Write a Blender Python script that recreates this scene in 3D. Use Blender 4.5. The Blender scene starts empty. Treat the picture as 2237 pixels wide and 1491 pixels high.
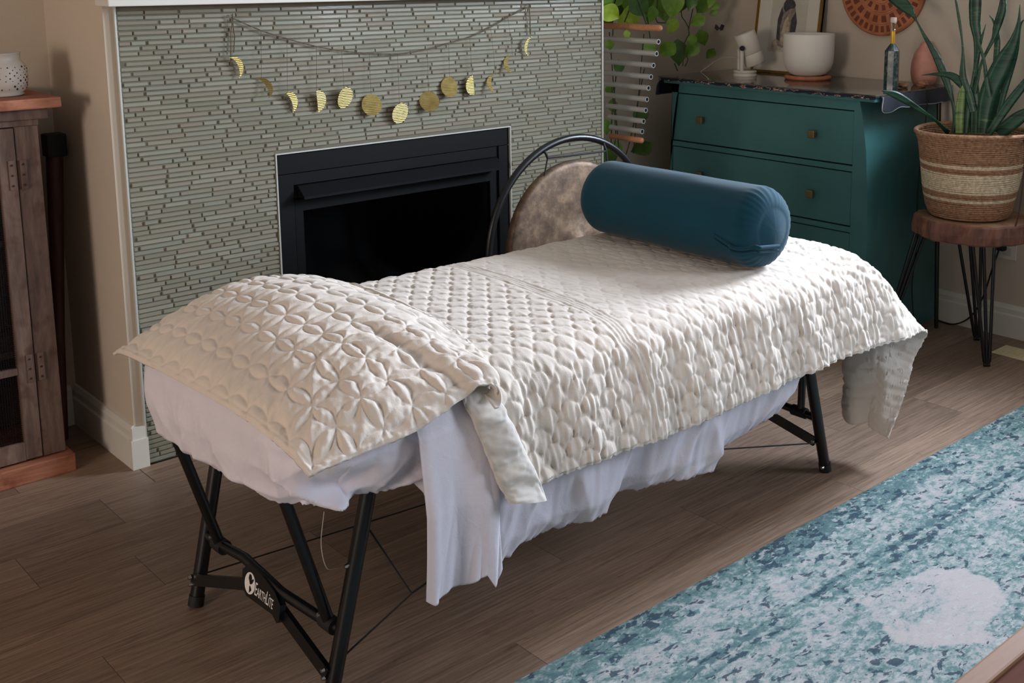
import bpy, bmesh, math, random
import numpy as np
from mathutils import Vector, Matrix, Euler

scene = bpy.context.scene
COL = scene.collection
random.seed(7)

# ------------------------------------------------------------------ camera
cam_d = bpy.data.cameras.new('camera')
cam = bpy.data.objects.new('camera', cam_d)
COL.objects.link(cam)
_r = Vector((0.7287080474, -0.6848214256, -0.0020485478))
_u = Vector((0.1199212244, 0.1246600801, 0.9849257660))
_f = Vector((0.6742428951, 0.7179689961, -0.1729654274))
m = Matrix((( _r[0], _u[0], -_f[0], 0), (_r[1], _u[1], -_f[1], 0), (_r[2], _u[2], -_f[2], 1.5), (0, 0, 0, 1)))
cam.matrix_world = m
cam_d.sensor_width = 36.0
cam_d.sensor_fit = 'HORIZONTAL'
cam_d.lens = 2489.116 / 2237 * 36.0
cam_d.shift_x = (1118.5 - 1301.285) / 2237
cam_d.shift_y = (371.83 - 745.5) / 2237
cam_d.clip_start = 0.05
scene.camera = cam

# ------------------------------------------------------------------ world, lights, exposure
w = bpy.data.worlds.new('daylight')
scene.world = w
w.use_nodes = True
w.node_tree.nodes['Background'].inputs['Color'].default_value = (0.75, 0.85, 1.0, 1)
w.node_tree.nodes['Background'].inputs['Strength'].default_value = 0.6

def area(name, loc, target, size, size_y, power, color, spread=180):
    l = bpy.data.lights.new(name, 'AREA')
    l.shape = 'RECTANGLE'; l.size = size; l.size_y = size_y
    l.energy = power; l.color = color; l.spread = math.radians(spread)
    o = bpy.data.objects.new(name, l); COL.objects.link(o)
    o.location = loc
    d = Vector(target) - Vector(loc)
    o.rotation_euler = d.to_track_quat('-Z', 'Z').to_euler()
    return o

# cool daylight through the window in the right-hand wall, just outside the frame
area('window_daylight_right', (4.33, 1.72, 1.78), (2.3, 1.75, 1.30), 0.8, 0.6, 92, (0.74, 0.84, 1.0), 125)
area('window_daylight_near', (4.33, -0.35, 1.75), (2.3, 0.2, 1.40), 1.7, 1.1, 84, (0.76, 0.85, 1.0), 135)
# warmer daylight from the window in the left-hand wall
area('window_daylight_left', (-3.4, 0.9, 1.45), (0.0, 2.4, 1.2), 1.1, 1.1, 84, (1.0, 0.83, 0.73))
# faint fill light added behind the camera, no known source there
area('fill_light_front', (1.6, -3.9, 1.35), (1.6, 0.0, 1.2), 2.0, 1.5, 3, (0.92, 0.95, 1.0))

scene.view_settings.view_transform = 'Standard'
scene.view_settings.look = 'None'
scene.view_settings.gamma = 1.0
scene.view_settings.use_curve_mapping = False
scene.view_settings.exposure = -0.1

# ------------------------------------------------------------------ helpers
def srgb(r, g, b):
    def f(c):
        c /= 255.0
        return c / 12.92 if c <= 0.04045 else ((c + 0.055) / 1.055) ** 2.4
    return (f(r), f(g), f(b), 1)

class MB:
    """collects shapes that become one mesh"""
    def __init__(s): s.v = []; s.f = []; s.sm = []
    def add(s, vs, fs, smooth=False):
        n = len(s.v); s.v += [tuple(map(float, v)) for v in vs]
        s.f += [tuple(i + n for i in f) for f in fs]; s.sm += [smooth] * len(fs)
        return s
    def box(s, x0, x1, y0, y1, z0, z1, b=0.0):
        if b <= 0:
            vs = [(x, y, z) for z in (z0, z1) for x, y in ((x0, y0), (x1, y0), (x1, y1), (x0, y1))]
            return s.add(vs, [(3, 2, 1, 0), (4, 5, 6, 7), (0, 1, 5, 4), (1, 2, 6, 5), (2, 3, 7, 6), (3, 0, 4, 7)])
        bm = bmesh.new(); bmesh.ops.create_cube(bm, size=1)
        for v in bm.verts:
            v.co = Vector(((x0 + x1) / 2 + v.co.x * (x1 - x0), (y0 + y1) / 2 + v.co.y * (y1 - y0), (z0 + z1) / 2 + v.co.z * (z1 - z0)))
        bmesh.ops.bevel(bm, geom=bm.edges[:], offset=b, segments=2, affect='EDGES', profile=0.6)
        s.bm(bm); return s
    def bm(s, bm, smooth=False, mat=None):
        bm.verts.index_update()
        s.add([(mat @ v.co if mat else v.co)[:] for v in bm.verts], [tuple(v.index for v in f.verts) for f in bm.faces], smooth)
        bm.free(); return s
    def tube(s, pts, r, n=8, smooth=True, caps=True, closed=False):
        pts = [Vector(p) for p in pts]; rs = r if hasattr(r, '__len__') else [r] * len(pts)
        N = len(pts); vs = []; prev = None
        for i, p in enumerate(pts):
            if closed: t = pts[(i + 1) % N] - pts[i - 1]
            else: t = pts[min(i + 1, N - 1)] - pts[max(i - 1, 0)]
            t.normalize()
            a = (prev if prev is not None else (Vector((0, 0, 1)) if abs(t.z) < 0.9 else Vector((1, 0, 0))))
            a = a - t * a.dot(t); a.normalize(); prev = a; c = t.cross(a)
            for k in range(n):
                q = 2 * math.pi * k / n
                vs.append(p + (a * math.cos(q) + c * math.sin(q)) * rs[i])
        fs = []
        for i in range(N if closed else N - 1):
            j = (i + 1) % N
            for k in range(n):
                fs.append((i * n + k, i * n + (k + 1) % n, j * n + (k + 1) % n, j * n + k))
        s.add(vs, fs, smooth)
        if caps and not closed:
            s.add([vs[k] for k in range(n)], [tuple(range(n))[::-1]])
            s.add([vs[(N - 1) * n + k] for k in range(n)], [tuple(range(n))])
        return s
    def lathe(s, prof, c, n=32, smooth=True, mat=None):
        """prof: list of (radius, height)"""
        c = Vector(c); vs = []
        for r, z in prof:
            for k in range(n):
                q = 2 * math.pi * k / n
                v = Vector((r * math.cos(q), r * math.sin(q), z))
                vs.append((mat @ v if mat else v) + c)
        fs = [(i * n + k, i * n + (k + 1) % n, (i + 1) * n + (k + 1) % n, (i + 1) * n + k) for i in range(len(prof) - 1) for k in range(n)]
        s.add(vs, fs, smooth)
        if prof[0][0] > 1e-5: s.add(vs[:n], [tuple(range(n))[::-1]])
        if prof[-1][0] > 1e-5: s.add(vs[-n:], [tuple(range(n))])
        return s
    def prism(s, poly, a0, a1, axis):
        """polygon in the two other axes, extruded along axis"""
        def P(u, v, w):
            return {'x': (w, u, v), 'y': (u, w, v), 'z': (u, v, w)}[axis]
        n = len(poly)
        vs = [P(u, v, a0) for u, v in poly] + [P(u, v, a1) for u, v in poly]
        return s.add(vs, [tuple(range(n))[::-1], tuple(range(n, 2 * n))] + [(i, (i + 1) % n, n + (i + 1) % n, n + i) for i in range(n)])

def link(name, me, mat=None, parent=None, loc=None):
    o = bpy.data.objects.new(name, me); COL.objects.link(o)
    if mat and me and not me.materials: me.materials.append(mat)
    if parent is not None: o.parent = parent
    if loc is not None: o.location = loc
    return o

def world_of(o):
    v = Vector(o.location)
    while o.parent: o = o.parent; v += Vector(o.location)
    return v

def build(name, mb, mat, parent=None, loc=None, fix=True, label=None):
    """vertices are given in world coordinates; the object's origin goes to loc"""
    base = world_of(parent) if parent is not None else Vector((0, 0, 0))
    if loc is None:
        if parent is None:
            a = np.array(mb.v); loc = Vector(((a[:, 0].min() + a[:, 0].max()) / 2, (a[:, 1].min() + a[:, 1].max()) / 2, a[:, 2].min()))
        else: loc = base
    loc = Vector(loc)
    me = bpy.data.meshes.new(name)
    me.from_pydata([(Vector(v) - loc)[:] for v in mb.v], [], mb.f)
    me.polygons.foreach_set('use_smooth', mb.sm)
    if fix:
        bm = bmesh.new(); bm.from_mesh(me); bmesh.ops.recalc_face_normals(bm, faces=bm.faces[:]); bm.to_mesh(me); bm.free()
    o = link(name, me, mat, parent, loc - base)
    if label: o['label'] = label
    return o

def thing(name, label, cat, loc=(0, 0, 0), group=None):
    o = bpy.data.objects.new(name, None); COL.objects.link(o); o.location = loc
    o.empty_display_size = 0.05
    o['label'] = label; o['category'] = cat
    if group: o['group'] = group
    return o

def tag(o, label, cat, group=None):
    o['label'] = label; o['category'] = cat
    if group: o['group'] = group
    return o

def struct(o):
    o['kind'] = 'structure'; return o

# ------------------------------------------------------------------ materials
def newmat(name):
    m = bpy.data.materials.new(name); m.use_nodes = True
    nt = m.node_tree; b = nt.nodes['Principled BSDF']
    return m, nt, b

def N(nt, typ, **kw):
    n = nt.nodes.new(typ)
    for k, v in kw.items():
        if k.startswith('i_'): n.inputs[k[2:].replace('_', ' ')].default_value = v
        else: setattr(n, k, v)
    return n

def ramp(nt, fac, stops):
    r = nt.nodes.new('ShaderNodeValToRGB'); e = r.color_ramp.elements
    while len(e) > 1: e.remove(e[-1])
    e[0].position = stops[0][0]; e[0].color = stops[0][1]
    for p, c in stops[1:]:
        x = e.new(p); x.color = c
    nt.links.new(fac, r.inputs['Fac']); return r.outputs['Color']

def mix(nt, a, b, fac, mode='MIX'):
    m = nt.nodes.new('ShaderNodeMix'); m.data_type = 'RGBA'; m.blend_type = mode
    for sock, v in ((m.inputs['Factor'], fac), (m.inputs['A'], a), (m.inputs['B'], b)):
        if hasattr(v, 'links'): nt.links.new(v, sock)
        else: sock.default_value = v
    return m.outputs['Result']

def coords(nt, scale=(1, 1, 1), kind='Object', rand=False, rot=(0, 0, 0)):
    tc = nt.nodes.new('ShaderNodeTexCoord'); mp = nt.nodes.new('ShaderNodeMapping')
    mp.inputs['Scale'].default_value = scale; mp.inputs['Rotation'].default_value = rot
    src = tc.outputs[kind]
    if rand:
        oi = nt.nodes.new('ShaderNodeObjectInfo'); vm = nt.nodes.new('ShaderNodeVectorMath'); vm.operation = 'MULTIPLY'
        cb = nt.nodes.new('ShaderNodeCombineXYZ')
        for k in 'XYZ': nt.links.new(oi.outputs['Random'], cb.inputs[k])
        nt.links.new(cb.outputs[0], vm.inputs[0]); vm.inputs[1].default_value = (37.0, 91.0, 53.0)
        ad = nt.nodes.new('ShaderNodeVectorMath'); ad.operation = 'ADD'
        nt.links.new(src, ad.inputs[0]); nt.links.new(vm.outputs[0], ad.inputs[1]); src = ad.outputs[0]
    nt.links.new(src, mp.inputs['Vector']); return mp.outputs[0]

def noise(nt, vec, scale, detail=4, rough=0.55, dist=0.0):
    n = nt.nodes.new('ShaderNodeTexNoise'); n.inputs['Scale'].default_value = scale
    n.inputs['Detail'].default_value = detail; n.inputs['Roughness'].default_value = rough; n.inputs['Distortion'].default_value = dist
    nt.links.new(vec, n.inputs['Vector']); return n.outputs['Fac']

def bump(nt, b, h, strength=0.3, dist=0.01):
    n = nt.nodes.new('ShaderNodeBump'); n.inputs['Strength'].default_value = strength; n.inputs['Distance'].default_value = dist
    nt.links.new(h, n.inputs['Height']); nt.links.new(n.outputs[0], b.inputs['Normal'])

def simple(name, c, rough=0.5, metal=0.0, spec=0.5, var=0.12, vs=8.0, bs=0.0, bscale=60.0, sheen=0.0, stretch=(1, 1, 1)):
    m, nt, b = newmat(name)
    v = coords(nt, stretch)
    f = noise(nt, v, vs)
    dk = tuple(x * (1 - var) for x in c[:3]) + (1,); lt = tuple(min(1, x * (1 + var)) for x in c[:3]) + (1,)
    nt.links.new(ramp(nt, f, [(0.3, dk), (0.7, lt)]), b.inputs['Base Color'])
    b.inputs['Roughness'].default_value = rough; b.inputs['Metallic'].default_value = metal
    b.inputs['Specular IOR Level'].default_value = spec
    if sheen: b.inputs['Sheen Weight'].default_value = sheen; b.inputs['Sheen Roughness'].default_value = 0.4
    if bs: bump(nt, b, noise(nt, v, bscale, 3), bs, 0.004)
    return m

M = {}
M['paint_wall'] = simple('wall_paint', srgb(200, 187, 169), 0.85, spec=0.2, var=0.03, vs=3, bs=0.15, bscale=220)
M['paint_white'] = simple('white_trim_paint', srgb(216, 212, 200), 0.45, var=0.02)
M['ceiling'] = simple('ceiling_paint', srgb(196, 192, 186), 0.9, var=0.02)
M['trim_metal'] = simple('tile_edge_metal', srgb(205, 205, 196), 0.35, metal=0.3, var=0.05)
M['black_steel'] = simple('black_fireplace_steel', srgb(6, 7, 8), 0.6, spec=0.18, var=0.2, vs=30)
M['black_glass'] = simple('black_fireplace_glass', srgb(2, 2, 3), 0.12, spec=0.08, var=0.0)
M['black_metal'] = simple('black_painted_metal', srgb(9, 9, 11), 0.36, var=0.2, vs=20)
M['black_rubber'] = simple('black_plastic', srgb(14, 14, 15), 0.7, var=0.2)
M['chrome'] = simple('steel_bolt', srgb(190, 190, 190), 0.25, metal=1.0)
M['white_plastic'] = simple('white_plastic', srgb(214, 208, 194), 0.5, var=0.03)
M['white_frost'] = simple('frosted_quartz', srgb(232, 226, 214), 0.65, var=0.03)
M['white_ceramic'] = simple('white_ceramic', srgb(196, 188, 176), 0.45, var=0.06)
M['dark_hole'] = simple('dark_perforation', srgb(40, 36, 33), 0.9)
M['gold'] = simple('gold_frame', srgb(150, 118, 62), 0.4, metal=0.7, var=0.2)
M['paper'] = simple('white_paper', srgb(214, 208, 194), 0.7, var=0.02)
M['paper_inner'] = simple('drawing_paper', srgb(196, 190, 176), 0.7, var=0.05, vs=20)
M['ink_dark'] = simple('dark_ink', srgb(70, 66, 70), 0.8, var=0.5, vs=60)
M['ink_mid'] = simple('grey_ink', srgb(138, 128, 118), 0.8, var=0.35, vs=60)
M['ink_tan'] = simple('tan_ink', srgb(184, 166, 140), 0.8, var=0.3, vs=60)
M['terracotta'] = simple('terracotta', srgb(172, 108, 78), 0.8, var=0.25, vs=40, bs=0.2)
M['clay_dark'] = simple('stained_clay', srgb(118, 58, 38), 0.75, var=0.3, vs=40)
M['clay'] = simple('carved_clay', srgb(184, 116, 78), 0.75, var=0.2, vs=30, bs=0.3)
M['pink_stone'] = simple('rose_stone', srgb(206, 142, 124), 0.5, var=0.12, vs=25)
M['rock'] = simple('rough_pink_stone', srgb(170, 122, 92), 0.85, var=0.4, vs=45, bs=0.6, bscale=40)
M['cork'] = simple('pale_stopper', srgb(222, 205, 192), 0.8)
M['bronze'] = simple('bronze_knob', srgb(150, 128, 92), 0.32, metal=0.9, var=0.2)
M['cable_white'] = simple('white_cable', srgb(190, 186, 172), 0.6)
M['tan_wood'] = simple('light_wood', srgb(196, 136, 98), 0.45, var=0.15, vs=30, stretch=(0.2, 3, 3))
M['chime_metal'] = simple('brushed_aluminium', srgb(206, 207, 203), 0.35, metal=0.45, var=0.06)
M['vine'] = simple('vine_stem', srgb(70, 80, 36), 0.7, var=0.3)
M['cord'] = simple('twisted_jute_cord', srgb(96, 84, 66), 0.9, var=0.3, vs=200)
M['brass'] = None
M['vent'] = simple('cream_vent', srgb(214, 200, 160), 0.5)
M['dark_gap'] = simple('dark_gap', srgb(12, 11, 10), 0.9)
M['teal_front'] = None
M['lace'] = simple('brown_leather_lace', srgb(66, 46, 38), 0.7)

def teal():
    m, nt, b = newmat('teal_painted_wood')
    v = coords(nt, (1, 1, 1))
    f = noise(nt, v, 5, 4)
    nt.links.new(ramp(nt, f, [(0.3, srgb(56, 102, 102)), (0.7, srgb(64, 112, 111))]), b.inputs['Base Color'])
    b.inputs['Roughness'].default_value = 0.38
    bump(nt, b, noise(nt, v, 120, 2), 0.06, 0.002)
    return m
M['teal'] = teal()

def brass():
    m, nt, b = newmat('hammered_brass')
    v = coords(nt, (1, 1, 1), rand=True)
    nt.links.new(ramp(nt, noise(nt, v, 30), [(0.3, srgb(160, 138, 80)), (0.7, srgb(190, 168, 106))]), b.inputs['Base Color'])
    b.inputs['Roughness'].default_value = 0.46; b.inputs['Metallic'].default_value = 1.0
    wv = N(nt, 'ShaderNodeTexWave'); wv.inputs['Scale'].default_value = 55; wv.inputs['Distortion'].default_value = 2
    wv.bands_direction = 'Z'
    nt.links.new(v, wv.inputs['Vector'])
    bump(nt, b, wv.outputs['Fac'], 0.5, 0.003)
    return m
M['brass'] = brass()

def wood_floor():
    m, nt, b = newmat('plank_wood')
    v = coords(nt, (1, 1, 1), rand=True)
    mp = N(nt, 'ShaderNodeMapping'); mp.inputs['Scale'].default_value = (1.1, 9.0, 1); nt.links.new(v, mp.inputs['Vector'])
    big = noise(nt, mp.outputs[0], 1.0, 3, 0.5, 0.6)
    mul = N(nt, 'ShaderNodeMath', operation='MULTIPLY'); nt.links.new(big, mul.inputs[0]); mul.inputs[1].default_value = 9.0
    fr = N(nt, 'ShaderNodeMath', operation='FRACT'); nt.links.new(mul.outputs[0], fr.inputs[0])
    mp2 = N(nt, 'ShaderNodeMapping'); mp2.inputs['Scale'].default_value = (3.0, 90.0, 1); nt.links.new(v, mp2.inputs['Vector'])
    fine = noise(nt, mp2.outputs[0], 1.6, 5, 0.65)
    c1 = ramp(nt, fine, [(0.25, srgb(98, 80, 66)), (0.5, srgb(130, 108, 91)), (0.75, srgb(154, 130, 111))])
    c2 = ramp(nt, fr.outputs[0], [(0.0, (0.72, 0.70, 0.68, 1)), (0.12, (1, 1, 1, 1)), (0.85, (1, 1, 1, 1)), (1.0, (0.86, 0.85, 0.84, 1))])
    c = mix(nt, c1, c2, 0.8, 'MULTIPLY')
    oi = N(nt, 'ShaderNodeObjectInfo')
    c3 = ramp(nt, oi.outputs['Random'], [(0, (0.80, 0.79, 0.78, 1)), (0.5, (1, 1, 1, 1)), (1, (1.16, 1.14, 1.10, 1))])
    c = mix(nt, c, c3, 1.0, 'MULTIPLY')
    nt.links.new(c, b.inputs['Base Color'])
    b.inputs['Roughness'].default_value = 0.42
    b.inputs['Specular IOR Level'].default_value = 0.4
    bump(nt, b, fine, 0.12, 0.002)
    return m
M['floor'] = wood_floor()

def rustic(name, cs, sc=(8, 8, 1.2)):
    m, nt, b = newmat(name)
    v = coords(nt, sc, rand=True)
    f = noise(nt, v, 3.0, 8, 0.7, 0.4)
    c = ramp(nt, f, [(0.25, cs[0]), (0.45, cs[1]), (0.6, cs[2]), (0.8, cs[3])])
    v2 = coords(nt, (1, 1, 1), rand=True)
    blot = ramp(nt, noise(nt, v2, 14, 3), [(0.55, (1, 1, 1, 1)), (0.68, (0.5, 0.26, 0.2, 1))])
    c = mix(nt, c, blot, 0.6, 'MULTIPLY')
    nt.links.new(c, b.inputs['Base Color']); b.inputs['Roughness'].default_value = 0.8
    bump(nt, b, f, 0.7, 0.006)
    return m
M['rustic'] = rustic('weathered_barn_wood', (srgb(58, 42, 35), srgb(94, 72, 60), srgb(114, 92, 78), srgb(140, 116, 100)))
M['rustic_top'] = rustic('oiled_barn_wood', (srgb(110, 66, 46), srgb(148, 92, 66), srgb(170, 110, 80), srgb(190, 130, 96)), (1.2, 8, 8))
M['live_edge'] = rustic('bark_edge_wood', (srgb(78, 48, 40), srgb(116, 78, 64), srgb(134, 92, 74), srgb(160, 116, 90)), (8, 8, 1.2))
M['slab_top'] = rustic('slab_top_wood', (srgb(112, 84, 62), srgb(146, 112, 84), srgb(160, 124, 92), srgb(176, 140, 104)), (2, 2, 2))
M['table_edge'] = simple('pale_oak_edge', srgb(146, 106, 76), 0.6, spec=0.25, var=0.1, vs=20, stretch=(0.4, 5, 5))
M['table_inset'] = simple('brown_oak_top', srgb(104, 68, 56), 0.85, spec=0.05, var=0.2, vs=20, stretch=(0.4, 6, 6))
M['pole_wood'] = simple('dark_red_wood', srgb(70, 38, 30), 0.6, var=0.3, vs=20, stretch=(4, 4, .5))

def fabric(name, c, rough=0.85, weave=900.0, bs=0.12, var=0.04, sheen=0.2, crease=0.0):
    m, nt, b = newmat(name)
    v = coords(nt)
    f = noise(nt, v, 6, 3)
    dk = tuple(x * (1 - var) for x in c[:3]) + (1,); lt = tuple(min(1, x * (1 + var)) for x in c[:3]) + (1,)
    nt.links.new(ramp(nt, f, [(0.3, dk), (0.7, lt)]), b.inputs['Base Color'])
    b.inputs['Roughness'].default_value = rough; b.inputs['Specular IOR Level'].default_value = 0.25
    b.inputs['Sheen Weight'].default_value = sheen
    h = noise(nt, v, weave, 2)
    if crease:
        h2 = noise(nt, v, 38, 4, 0.6, 0.8)
        a = N(nt, 'ShaderNodeMath', operation='MULTIPLY_ADD'); nt.links.new(h2, a.inputs[0]); a.inputs[1].default_value = crease; nt.links.new(h, a.inputs[2]); h = a.outputs[0]
    bump(nt, b, h, bs, 0.002)
    return m
M['quilt'] = fabric('cream_quilted_cotton', srgb(217, 204, 190), weave=500, bs=0.25, crease=3.0)
M['quilt_back'] = fabric('quilt_reverse', srgb(206, 198, 188), bs=0.2, crease=2.0)
M['sheet'] = fabric('white_cotton_sheet', srgb(222, 216, 224), 0.6, bs=0.3, crease=3.5)
M['bolster'] = fabric('deep_teal_velvet', srgb(3, 58, 74), 0.9, bs=0.2, sheen=0.12, var=0.08)
M['pad'] = simple('massage_pad_vinyl', srgb(40, 38, 40), 0.5)

def stripes_cloth():
    m, nt, b = newmat('patterned_runner')
    v = coords(nt)
    f = noise(nt, coords(nt, (1, .4, 1)), 60, 2)
    c = ramp(nt, f, [(0.40, srgb(16, 22, 40)), (0.56, srgb(22, 28, 48)), (0.575, srgb(190, 176, 160)), (0.61, srgb(150, 60, 50)), (0.64, srgb(24, 60, 66)), (0.7, srgb(18, 24, 42))])
    nt.links.new(c, b.inputs['Base Color']); b.inputs['Roughness'].default_value = 0.85
    return m
M['runner'] = stripes_cloth()
M['navy'] = fabric('navy_cloth', srgb(20, 26, 42), var=0.3)
M['white_edge'] = fabric('white_hem', srgb(170, 176, 186))

def gloss_top():
    m, nt, b = newmat('glass_dresser_top')
    b.inputs['Base Color'].default_value = srgb(70, 66, 58)
    b.inputs['Roughness'].default_value = 0.08
    b.inputs['IOR'].default_value = 1.6
    v = coords(nt); nt.links.new(ramp(nt, noise(nt, v, 30), [(0.4, srgb(58, 56, 52)), (0.7, srgb(96, 88, 76))]), b.inputs['Base Color'])
    return m
M['glass_top'] = gloss_top()

def bottle_mat():
    m, nt, b = newmat('blue_green_crystal')
    v = coords(nt)
    nt.links.new(ramp(nt, noise(nt, v, 50, 5, 0.7), [(0.35, srgb(22, 34, 48)), (0.5, srgb(48, 70, 70)), (0.62, srgb(110, 116, 104)), (0.75, srgb(30, 44, 60))]), b.inputs['Base Color'])
    b.inputs['Roughness'].default_value = 0.25
    return m
M['crystal'] = bottle_mat()
def glass_mat():
    m, nt, b = newmat('clear_glass')
    b.inputs['Transmission Weight'].default_value = 1.0; b.inputs['Roughness'].default_value = 0.03
    b.inputs['Base Color'].default_value = (0.85, 0.9, 0.88, 1)
    return m
M['glass'] = glass_mat()
M['gold_liquid'] = simple('gold_foil_neck', srgb(230, 180, 60), 0.3, metal=0.4)

def gong_mat():
    m, nt, b = newmat('aged_bronze_gong')
    v = coords(nt)
    f = noise(nt, v, 16, 8, 0.7)
    nt.links.new(ramp(nt, f, [(0.3, srgb(58, 46, 38)), (0.5, srgb(104, 84, 66)), (0.65, srgb(140, 116, 92)), (0.8, srgb(86, 70, 60))]), b.inputs['Base Color'])
    b.inputs['Roughness'].default_value = 0.55; b.inputs['Metallic'].default_value = 0.35
    bump(nt, b, f, 0.3, 0.004)
    return m
M['gong'] = gong_mat()

def leafmat(name, c1, c2, tr=0.25, rand=True):
    m, nt, b = newmat(name)
    v = coords(nt, rand=rand)
    nt.links.new(ramp(nt, noise(nt, v, 30, 3), [(0.3, c1), (0.7, c2)]), b.inputs['Base Color'])
    b.inputs['Roughness'].default_value = 0.4
    b.inputs['Subsurface Weight'].default_value = 0.0
    b.inputs['Transmission Weight'].default_value = 0.0
    return m
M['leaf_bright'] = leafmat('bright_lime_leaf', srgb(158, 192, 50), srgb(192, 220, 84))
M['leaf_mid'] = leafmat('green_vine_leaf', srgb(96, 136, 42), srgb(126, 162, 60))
M['leaf_dark'] = leafmat('dark_vine_leaf', srgb(56, 88, 32), srgb(80, 114, 44))  # darkest of the three leaf greens
def snakemat():
    m, nt, b = newmat('banded_snake_leaf')
    v = coords(nt, (6, 6, 40))
    nt.links.new(ramp(nt, noise(nt, v, 1.0, 3, 0.6, 0.6), [(0.35, srgb(22, 48, 38)), (0.5, srgb(44, 82, 58)), (0.62, srgb(28, 60, 46)), (0.75, srgb(86, 124, 78))]), b.inputs['Base Color'])
    b.inputs['Roughness'].default_value = 0.4
    return m
M['snake'] = snakemat()
def snakemat2():
    m = M['snake'].copy(); m.name = 'pale_snake_leaf'
    for n in m.node_tree.nodes:
        if n.type == 'VALTORGB':
            for e, c in zip(n.color_ramp.elements, (srgb(70, 96, 56), srgb(120, 146, 84), srgb(86, 116, 66), srgb(150, 166, 98))): e.color = c
    return m
M['snake_pale'] = snakemat2()

def basketmat(name, c1, c2):
    m, nt, b = newmat(name)
    v = coords(nt, (1, 1, 1))
    tc = coords(nt, (1, 1, 1), 'UV')
    f = noise(nt, v, 90, 3)
    nt.links.new(ramp(nt, f, [(0.3, c1), (0.7, c2)]), b.inputs['Base Color'])
    b.inputs['Roughness'].default_value = 0.85
    bump(nt, b, f, 0.7, 0.005)
    return m
M['basket_tan'] = basketmat('tan_seagrass', srgb(128, 92, 66), srgb(182, 140, 106))
M['basket_cream'] = basketmat('cream_seagrass', srgb(186, 166, 134), srgb(236, 220, 190))

def tilemat(name, obj):
    m, nt, b = newmat(name)
    if obj:
        src = N(nt, 'ShaderNodeObjectInfo').outputs['Random']
    else:
        a = N(nt, 'ShaderNodeAttribute'); a.attribute_name = 'tint'; src = a.outputs['Fac']
    c = ramp(nt, src, [(0.0, srgb(128, 126, 108)), (0.3, srgb(140, 137, 118)), (0.55, srgb(139, 131, 114)), (0.8, srgb(136, 138, 122)), (1.0, srgb(148, 145, 127))])
    nt.links.new(c, b.inputs['Base Color'])
    r = ramp(nt, src, [(0.0, (0.2, 0.2, 0.2, 1)), (0.5, (0.35, 0.35, 0.35, 1)), (0.51, (0.12, 0.12, 0.12, 1)), (1, (0.25, 0.25, 0.25, 1))])
    nt.links.new(r, b.inputs['Roughness'])
    v = coords(nt, (8, 8, 60), rand=obj)
    bump(nt, b, noise(nt, v, 3, 2), 0.12, 0.002)
    return m
M['tile'] = tilemat('glass_mosaic_tile', True)
M['tile_stuff'] = tilemat('glass_mosaic_tile_field', False)
M['grout'] = simple('grey_grout', srgb(104, 99, 84), 0.9, var=0.1, vs=40)

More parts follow.
